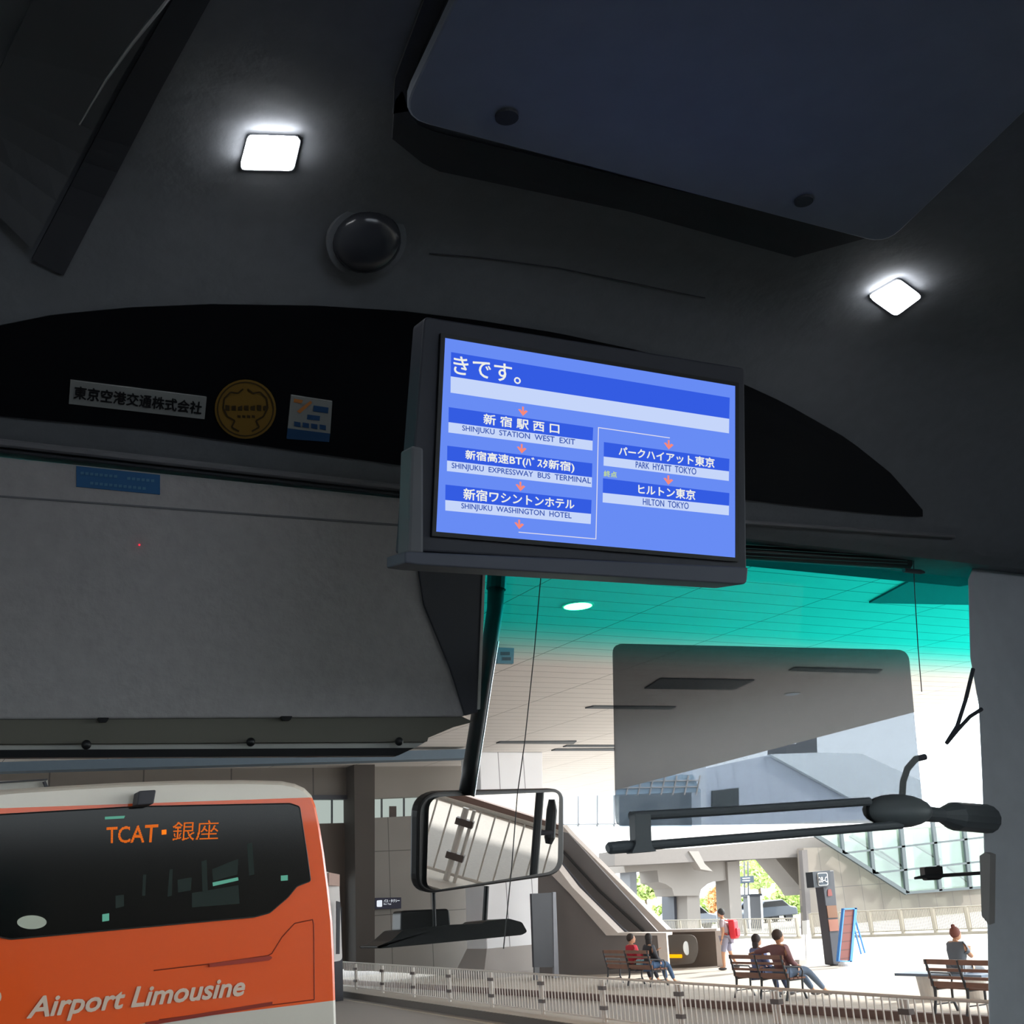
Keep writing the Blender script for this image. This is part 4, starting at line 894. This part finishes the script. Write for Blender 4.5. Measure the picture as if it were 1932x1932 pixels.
def person(label, loc, rz, J, shirt, trouser, hair, look=0, long_sleeve=True, short_leg=False, skin=M_skin, bun=False, longhair=False, group=None):
    """J: joints in local space, local +x is forward"""
    t = thing('person', label, 'person', loc, group, rz)
    N = {'pelvis': (J['pelvis'], (.155, .12)), 'waist': (J['waist'], (.135, .11)), 'chest': (J['chest'], (.165, .12)), 'neck': (J['neck'], .058), 'headb': (J['headb'], .055)}
    Ed = [('pelvis', 'waist'), ('waist', 'chest'), ('chest', 'neck'), ('neck', 'headb')]
    for s_ in 'LR':
        N['sh' + s_] = (J['sh' + s_], .068); N['el' + s_] = (J['el' + s_], .050); N['wr' + s_] = (J['wr' + s_], .03)
        N['hp' + s_] = (J['hp' + s_], .100); N['kn' + s_] = (J['kn' + s_], .070); N['an' + s_] = (J['an' + s_], .04); N['to' + s_] = (tuple(np.array(J['an' + s_]) + (.16, 0, -.04)), .032)
        Ed += [('chest', 'sh' + s_), ('sh' + s_, 'el' + s_), ('el' + s_, 'wr' + s_), ('pelvis', 'hp' + s_), ('hp' + s_, 'kn' + s_), ('kn' + s_, 'an' + s_), ('an' + s_, 'to' + s_)]
    hd_ = np.array(J['head']); ca, sa = math.cos(look), math.sin(look); RH = np.array([[ca, -sa, 0], [sa, ca, 0], [0, 0, 1]])
    def ex(mb):
        mb.ball(hd_, (.105, .085, .125), 16, 12, RH)
        mb.ball(hd_ + RH @ (.055, 0, -.05), (.05, .05, .06), 10, 8, RH)      # jaw
        mb.ball(hd_ + RH @ (.098, 0, -.012), (.022, .014, .026), 8, 6, RH)   # nose
        for sy in (-1, 1): mb.ball(hd_ + RH @ (0, sy * .076, -.01), (.022, .012, .032), 8, 6, RH)
        for s_ in 'LR': hand(mb, J['wr' + s_], np.array(J['wr' + s_]) - np.array(J['el' + s_]))
    body = skinmesh('body', N, Ed, skin, t, ex)
    mb = MB()
    for sy in (-1, 1): mb.ball(hd_ + RH @ (.085, sy * .032, .012), (.012, .013, .009), 8, 6, RH)
    mb.ball(hd_ + RH @ (.094, 0, -.062), (.012, .026, .006), 8, 6, RH); mb.build('face_features', mat('face dark', (60, 35, 30)), t, smooth=True, local=True)
    mb = MB(); mb.ball(hd_ + RH @ (-.022, 0, .028), (.112, .098, .118), 16, 12, RH)
    if longhair: mb.ball(hd_ + RH @ (-.06, 0, -.08), (.06, .085, .15), 14, 10, RH)
    if bun: mb.ball(hd_ + RH @ (-.045, 0, .15), (.045, .045, .04), 12, 8, RH)
    mb.build('hair', mat('hair ' + str(hair), hair, .7), t, smooth=True, local=True)
    # top
    def sc(k_, f): r = N[k_][1]; return (N[k_][0], tuple(v * f for v in r) if isinstance(r, tuple) else r * f)
    T_ = {k_: sc(k_, 1.25) for k_ in ('pelvis', 'waist', 'chest')}; T_['neck'] = (tuple(np.array(J['neck']) * .85 + np.array(J['chest']) * .15), .095)
    te = [('pelvis', 'waist'), ('waist', 'chest'), ('chest', 'neck')]
    for s_ in 'LR':
        T_['sh' + s_] = sc('sh' + s_, 1.3); te.append(('chest', 'sh' + s_))
        e_ = np.array(J['el' + s_]); w_ = np.array(J['wr' + s_]); sh = np.array(J['sh' + s_])
        if long_sleeve:
            T_['el' + s_] = sc('el' + s_, 1.3); T_['wr' + s_] = (tuple(e_ + (w_ - e_) * .9), .042); te += [('sh' + s_, 'el' + s_), ('el' + s_, 'wr' + s_)]
        else: T_['el' + s_] = (tuple(sh + (e_ - sh) * .75), .06); te.append(('sh' + s_, 'el' + s_))
    skinmesh('shirt', T_, te, mat('shirt ' + str(shirt), shirt, .8, scale=25, var=.15), t)
    L_ = {'pelvis': sc('pelvis', 1.15)}; le = []
    for s_ in 'LR':
        L_['hp' + s_] = sc('hp' + s_, 1.15); L_['kn' + s_] = sc('kn' + s_, 1.2); le += [('pelvis', 'hp' + s_), ('hp' + s_, 'kn' + s_)]
        k1 = np.array(J['kn' + s_]); a1 = np.array(J['an' + s_])
        if not short_leg: L_['an' + s_] = (tuple(k1 + (a1 - k1) * .93), .055); le.append(('kn' + s_, 'an' + s_))
    skinmesh('trousers', L_, le, mat('trousers ' + str(trouser), trouser, .8, scale=25, var=.12), t)
    for s_ in 'LR':
        a1 = np.array(J['an' + s_]); mb = MB(); mb.ball(a1 + (.06, 0, -.045), (.14, .048, .045), 12, 8); mb.build('shoe', mat('shoe grey', (90, 88, 90)), t, smooth=True, local=True)
    return t
def seated(lean=-.06, knee=.47, armL='lap', armR='lap', legs=((.55, .12), (.62, -.14)), sh=1.0):
    sx = lean
    J = dict(pelvis=(0, 0, .52), waist=(sx * .5, 0, .68), chest=(sx, 0, .90), neck=(sx * 1.0, 0, 1.04), headb=(sx + .01, 0, 1.10), head=(sx + .03, 0, 1.18))
    for s_, sg, (fxx, fy), arm in (('L', 1, legs[0], armL), ('R', -1, legs[1], armR)):
        J['hp' + s_] = (.05, sg * .10, .50); J['kn' + s_] = (.46, sg * .10 + fy * .2, .52); J['an' + s_] = (fxx, sg * .10 + fy * .3, .09)
        J['sh' + s_] = (sx, sg * .19, .97)
        if arm == 'lap': J['el' + s_] = (sx + .06, sg * .24, .70); J['wr' + s_] = (.26, sg * .12, .62)
        elif arm == 'up': J['el' + s_] = (sx + .16, sg * .22, .74); J['wr' + s_] = (.30, sg * .08, .86)
        elif arm == 'back': J['el' + s_] = (sx - .06, sg * .44, .92); J['wr' + s_] = (sx - .08, sg * .68, .88)
    return J
def sit(b, f, dz=0.0):
    """point on bench b at fraction f of its length (positive = far end)"""
    c = np.array(b.location); a = b.rotation_euler[2]
    return c + np.array([-math.sin(a), math.cos(a), 0]) * f + np.array([math.cos(a), math.sin(a), 0]) * .14
a1 = b1.rotation_euler[2]; a2 = b2.rotation_euler[2]
person('person in a red top on the left bench turning towards the neighbour in black', sit(b1, -.05), a1, seated(), (200, 40, 60), (50, 50, 60), (50, 40, 36), look=-.5)
person('person with dark hair in a black jacket and jeans on the left bench', sit(b1, -.85), a1, seated(.0, armL='up'), (52, 52, 58), (70, 96, 130), (40, 34, 34), look=.9, longhair=True)
person('short-haired person in a brown shirt sitting with outstretched legs on the middle bench', sit(b2, -.60), a2, seated(-.04, armL='back', armR='lap', legs=((.78, .1), (.86, -.1))), (120, 82, 84), (96, 112, 134), (66, 52, 44), look=-.15).scale = (1.12, 1.12, 1.07)
person('person with dark hair almost hidden behind the brown-shirted sitter on middle bench', sit(b2, .02) + [.05, .25, 0], a2, seated(.0), (110, 120, 160), (70, 80, 110), (58, 50, 52), longhair=True)
pw = np.array([bp[0] - .05, bp[1] - .85, Z1])
Jw = seated(.04, armL='up', armR='up'); Jw['head'] = (.10, 0, 1.17); Jw['headb'] = (.06, 0, 1.09)
person('person with a reddish hair bun looking down at hands, on the right', pw, -.1, Jw, (98, 106, 116), (110, 116, 124), (125, 72, 62), bun=True, long_sleeve=False)
# walker with red backpack
wl = onZ(1378, 1830, Z1)
Jk = dict(pelvis=(0, 0, .93), waist=(.0, 0, 1.08), chest=(.03, 0, 1.30), neck=(.06, 0, 1.45), headb=(.08, 0, 1.52), head=(.10, 0, 1.61),
          hpL=(0, .1, .88), hpR=(0, -.1, .88), knL=(.12, .1, .48), knR=(-.02, -.1, .48), anL=(.14, .1, .09), anR=(-.20, -.1, .12),
          shL=(.03, .2, 1.38), shR=(.03, -.2, 1.38), elL=(-.02, .26, 1.10), elR=(.02, -.26, 1.10), wrL=(.06, .26, .86), wrR=(.10, -.24, .86))
pk = person('person walking away in shorts and pale shirt with a red backpack', wl, math.radians(120), Jk, (190, 178, 186), (160, 160, 180), (56, 58, 60), long_sleeve=False, short_leg=True)
ang = math.radians(120); fw = np.array([math.cos(ang), math.sin(ang), 0])
bk = thing('backpack', 'bright red backpack worn by the walking person', 'backpack', wl - fw * .25 + [0, 0, 1.15], None, ang)
mb = MB(); mb.box((-.11, -.17, -.28), (.10, .17, .26)); mb.build('bag', mat('backpack red', (232, 50, 64), .6), bk, bevel=.06, local=True)
mb = MB(); mb.box((-.16, -.12, -.22), (-.10, .12, .02)); mb.build('front_pocket', mat('backpack dark red', (214, 40, 60), .6), bk, bevel=.03, local=True)
for sy in (-.12, .12): mb = MB(); mb.tube([(.08, sy, .22), (.20, sy, .26), (.30, sy, .1), (.26, sy, -.1), (.12, sy, -.2)], .018, 8); mb.build('strap', mat('backpack dark red', (214, 40, 60)), bk, local=True)
# bag held by sitter on left bench
hb = thing('shoulder_bag', 'light blue and red bag on the left bench between the two sitters', 'bag', sit(b1, -.48) + [-.05, 0, .45])
c = sit(b1, -.48) + [-.05, 0, .45]
mb = MB(); mb.box(c + [-.10, -.12, 0], c + [.14, .12, .22]); mb.build('bag_body', mat('bag pale blue', (170, 215, 220)), hb, bevel=.04)
mb = MB(); mb.box(c + [-.06, -.11, .2], c + [.10, .11, .42]); mb.build('bag_top', mat('bag red', (215, 60, 80)), hb, bevel=.04)

# ------------------------------------------------------------------ orange and white airport bus (rear view)
YBus = 8.6
bs = thing('airport_bus', 'orange and white airport coach seen from behind with lit destination sign', 'bus', onY(300, 1900, YBus) * [1, 1, 0])
sil = [(-100, 1530), (-84, 1508), (-50, 1496), (0, 1492), (110, 1485), (218, 1479), (330, 1475), (444, 1474), (520, 1476), (545, 1481), (563, 1489), (577, 1503), (584, 1522), (592, 1560), (600, 1610), (609, 1680), (616, 1745), (619, 1810), (621, 1880)]
P3 = [onY(x, y, YBus + .28) for x, y in sil]
xr = P3[-1][0]; xl = P3[0][0]
ring = [np.array([p[0], p[2]]) for p in P3] + [np.array([xr + .01, 1.2]), np.array([xr, .35]), np.array([xl - .02, .35]), np.array([xl - .03, 1.4]), np.array([xl - .02, 3.0])]
cen = np.mean(ring, 0)
rings = []
for f_s, yv in ((.93, YBus), (.955, YBus + .03), (.985, YBus + .11), (1.0, YBus + .28), (1.0, YBus + 11.5)):
    rings.append([(cen[0] + (p[0] - cen[0]) * f_s, yv, cen[1] + (p[1] - cen[1]) * (f_s + .0)) for p in ring])
mb = MB(); n = len(ring); vs = [p for r_ in rings for p in r_]
mb.add(vs, [(i * n + j, i * n + (j + 1) % n, (i + 1) * n + (j + 1) % n, (i + 1) * n + j) for i in range(len(rings) - 1) for j in range(n)] + [list(range(n)), list(range((len(rings) - 1) * n, len(rings) * n))])
# paint: orange body, white roof and white skirt, split along two slightly sloping lines
mp = bpy.data.materials.new('coach paint'); mp.use_nodes = True; nt = mp.node_tree; b = nt.nodes['Principled BSDF']
b.inputs['Roughness'].default_value = .28; b.inputs['Coat Weight'].default_value = .3; b.inputs['Specular IOR Level'].default_value = .3; b.inputs['Coat Roughness'].default_value = .04
tc = nt.nodes.new('ShaderNodeTexCoord'); sp = nt.nodes.new('ShaderNodeSeparateXYZ'); nt.links.new(tc.outputs['Object'], sp.inputs[0])
loc = np.array(bs.location)
def linecmp(pa, pb):
    A_, B_ = onY(*pa, YBus) - loc, onY(*pb, YBus) - loc; k_ = (B_[2] - A_[2]) / (B_[0] - A_[0])
    m1_ = nt.nodes.new('ShaderNodeMath'); m1_.operation = 'MULTIPLY_ADD'; nt.links.new(sp.outputs['X'], m1_.inputs[0]); m1_.inputs[1].default_value = k_; m1_.inputs[2].default_value = A_[2] - k_ * A_[0]
    g_ = nt.nodes.new('ShaderNodeMath'); g_.operation = 'GREATER_THAN'; nt.links.new(sp.outputs['Z'], g_.inputs[0]); nt.links.new(m1_.outputs[0], g_.inputs[1]); return g_.outputs[0]
top_ = linecmp((0, 1525), (575, 1505)); mid_ = linecmp((273, 1931), (594, 1892))
mxa = nt.nodes.new('ShaderNodeMix'); mxa.data_type = 'RGBA'; mxa.inputs[6].default_value = lin((222, 220, 210)) + (1,); mxa.inputs[7].default_value = lin((255, 100, 34)) + (1,); nt.links.new(mid_, mxa.inputs[0])
mxb = nt.nodes.new('ShaderNodeMix'); mxb.data_type = 'RGBA'; nt.links.new(top_, mxb.inputs[0]); nt.links.new(mxa.outputs[2], mxb.inputs[6]); mxb.inputs[7].default_value = lin((232, 228, 216)) + (1,)
nt.links.new(mxb.outputs[2], b.inputs['Base Color'])
mb.build('body', mp, bs)
sBu = lambda off=0: fY(YBus - off)
M_bwin = mat('coach rear glass', (8, 11, 11), .12); M_bwin.node_tree.nodes['Principled BSDF'].inputs['Specular IOR Level'].default_value = .22
win = rounded([(-40, 1541), (0, 1537), (256, 1522), (547, 1516), (565, 1522), (578, 1604), (586, 1662), (560, 1672), (543, 1693), (509, 1722), (480, 1730), (20, 1772), (0, 1768), (-40, 1740)], 4, 3)
mb = MB(); px_prism(mb, win, sBu(.012), (0, .03, 0)); wn = mb.build('rear_window', M_bwin, bs)
mb = MB()
for i in range(len(win)):
    a, b_ = win[i], win[(i + 1) % len(win)]
    if np.hypot(a[0] - b_[0], a[1] - b_[1]) > .5: mb.tube([sBu(.012)(*a), sBu(.012)(*b_)], .005, 5)
mb.build('window_seal', M_black, bs)
glim = mat('seat green', (70, 110, 100), .6)
for q in ([(192, 1598), (310, 1575), (310, 1700), (196, 1735)],): pass
mb = MB()   # glowing teal patches painted on as reflections in the glass
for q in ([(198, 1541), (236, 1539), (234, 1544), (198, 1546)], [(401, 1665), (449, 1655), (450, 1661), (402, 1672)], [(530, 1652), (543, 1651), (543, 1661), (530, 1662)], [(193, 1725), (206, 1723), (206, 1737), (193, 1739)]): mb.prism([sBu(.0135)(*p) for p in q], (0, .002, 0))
mb.build('painted_glint', emit('teal gleam', (120, 205, 180), .55), wn)
mb = MB()
for q in ([(320, 1640), (326, 1640), (324, 1690), (316, 1692)], [(380, 1625), (390, 1622), (392, 1680), (382, 1684)], [(335, 1660), (362, 1655), (360, 1680), (336, 1684)], [(466, 1592), (476, 1590), (480, 1650), (470, 1652)], [(218, 1690), (234, 1688), (234, 1710), (218, 1714)], [(270, 1650), (276, 1650), (274, 1690), (268, 1690)], [(400, 1640), (450, 1620), (448, 1650), (402, 1662)], [(362, 1685), (450, 1670), (452, 1705), (362, 1712)]): mb.prism([sBu(.0132)(*p) for p in q], (0, .001, 0))
mb.build('painted_glimpse', mat('curtain teal', (30, 46, 43), .8), wn)  # dull teal patches painted on the glass as fainter reflections
# destination sign: LED dots
LED = emit('led orange', (255, 120, 30), 1.3)
def raster(body, rowsn, colsn, q, mb, bold=.0, r=.40):
    vs, fs = text2d(body, bold); h = homog(q)
    tri = [(vs[f[0]], vs[f[i]], vs[f[i + 1]]) for f in fs for i in range(1, len(f) - 1)]
    A0 = np.array([t_[0] for t_ in tri]); B0 = np.array([t_[1] for t_ in tri]); C0_ = np.array([t_[2] for t_ in tri])
    cr = lambda o_, a_, p_: (a_[:, 0] - o_[:, 0]) * (p_[1] - o_[:, 1]) - (a_[:, 1] - o_[:, 1]) * (p_[0] - o_[:, 0])
    for i in range(rowsn):
        for j in range(colsn):
            p_ = ((j + .5) / colsn, (i + .5) / rowsn); c1, c2, c3 = cr(A0, B0, p_), cr(B0, C0_, p_), cr(C0_, A0, p_)
            if (((c1 >= 0) & (c2 >= 0) & (c3 >= 0)) | ((c1 <= 0) & (c2 <= 0) & (c3 <= 0))).any():
                mb.flat([sBu(.017)(*h((j + .5 + a * r) / colsn, (i + .5 + b2 * r) / rowsn)) for a, b2 in ((-1, -1), (1, -1), (1, 1), (-1, 1))])
ds_ = MB(); raster('TCAT', 24, 64, [(201, 1561), (299, 1555), (296, 1589), (201, 1591)], ds_, .01, .36)
raster('銀座', 30, 60, [(327, 1550), (413, 1547), (411, 1584), (324, 1587)], ds_, .0, .36)
ds_.flat([sBu(.017)(*p) for p in ((305, 1566), (314, 1565), (314, 1574), (305, 1575))]); ds_.build('destination_sign', LED, bs)
# rear camera, hatch, sticker, lettering
mb = MB(); px_prism(mb, rounded([(262, 1492), (295, 1490), (290, 1517), (258, 1519)], 4), sBu(.16), (0, .16, 0)); mb.build('rear_camera', M_dgrey, bs, bevel=.01)
mb = MB(); px_prism(mb, [(-4, 1474), (90, 1470), (91, 1488), (-4, 1494)], fY(YBus + 1.6), (0, .5, 0)); rh_ = mb.build('roof_hatch', M_pale, bs)
mb = MB(); barpx(mb, (84, 1474), (90, 1488), 5, YBus + 1.55); barpx(mb, (-4, 1476), (90, 1470), 2, YBus + 1.55); mb.build('hatch_frame', M_dgrey, rh_)
mb = MB(); disc(mb, 60, 1740, 28, 13, sBu(.016)); mb.build('oval_sticker', mat('sticker pale green', (196, 206, 190)), bs)
mb = MB(); text_on(mb, 'Airport Limousine', [(52, 1882), (462, 1842), (462, 1889), (50, 1934)], sBu(.006), thick=.8, bold=.012, shear=.28); mb.build('lettering', mat('lettering cream', (236, 214, 196), .4), bs)
mb = MB(); text_on(mb, '6', [(-18, 1852), (3, 1850), (3, 1893), (-18, 1895)], sBu(.006), bold=.01); mb.build('fleet_number', mat('lettering cream', (236, 214, 196)), bs)
seam = mat('seam dark orange', (150, 50, 22), .6)
mb = MB()
for P in ([(290, 1831), (400, 1818), (505, 1803), (513, 1799), (532, 1768), (556, 1742), (590, 1735), (592, 1745), (593, 1885)], [(300, 1924), (420, 1908), (593, 1886)], ):
    for a, b_ in zip(P[:-1], P[1:]): mb.tube([sBu(.001)(*a), sBu(.001)(*b_)], .004, 5)
mb.build('hatch_seam', seam, bs)
mb = MB(); px_prism(mb, [(275, 1929), (514, 1890), (514, 1897), (275, 1936)], sBu(.012), (0, .02, 0)); mb.build('lower_grille', mat('grille dark red', (150, 44, 24)), bs)
mb = MB(); px_prism(mb, rounded([(395, 1818), (510, 1803), (514, 1807), (508, 1812), (395, 1825)], 2), sBu(.02), (0, .02, 0)); mb.build('hatch_handle', mat('handle red', (170, 50, 28), .4), bs)
for sy in (xl + .1, xr - .38):
    for yv in (YBus + 2.4, YBus + 3.7, YBus + 9.0):
        mb = MB(); mb.tube([(sy, yv, .5), (sy + .28, yv, .5)], .5, 24); mb.build('wheel', M_black, bs)
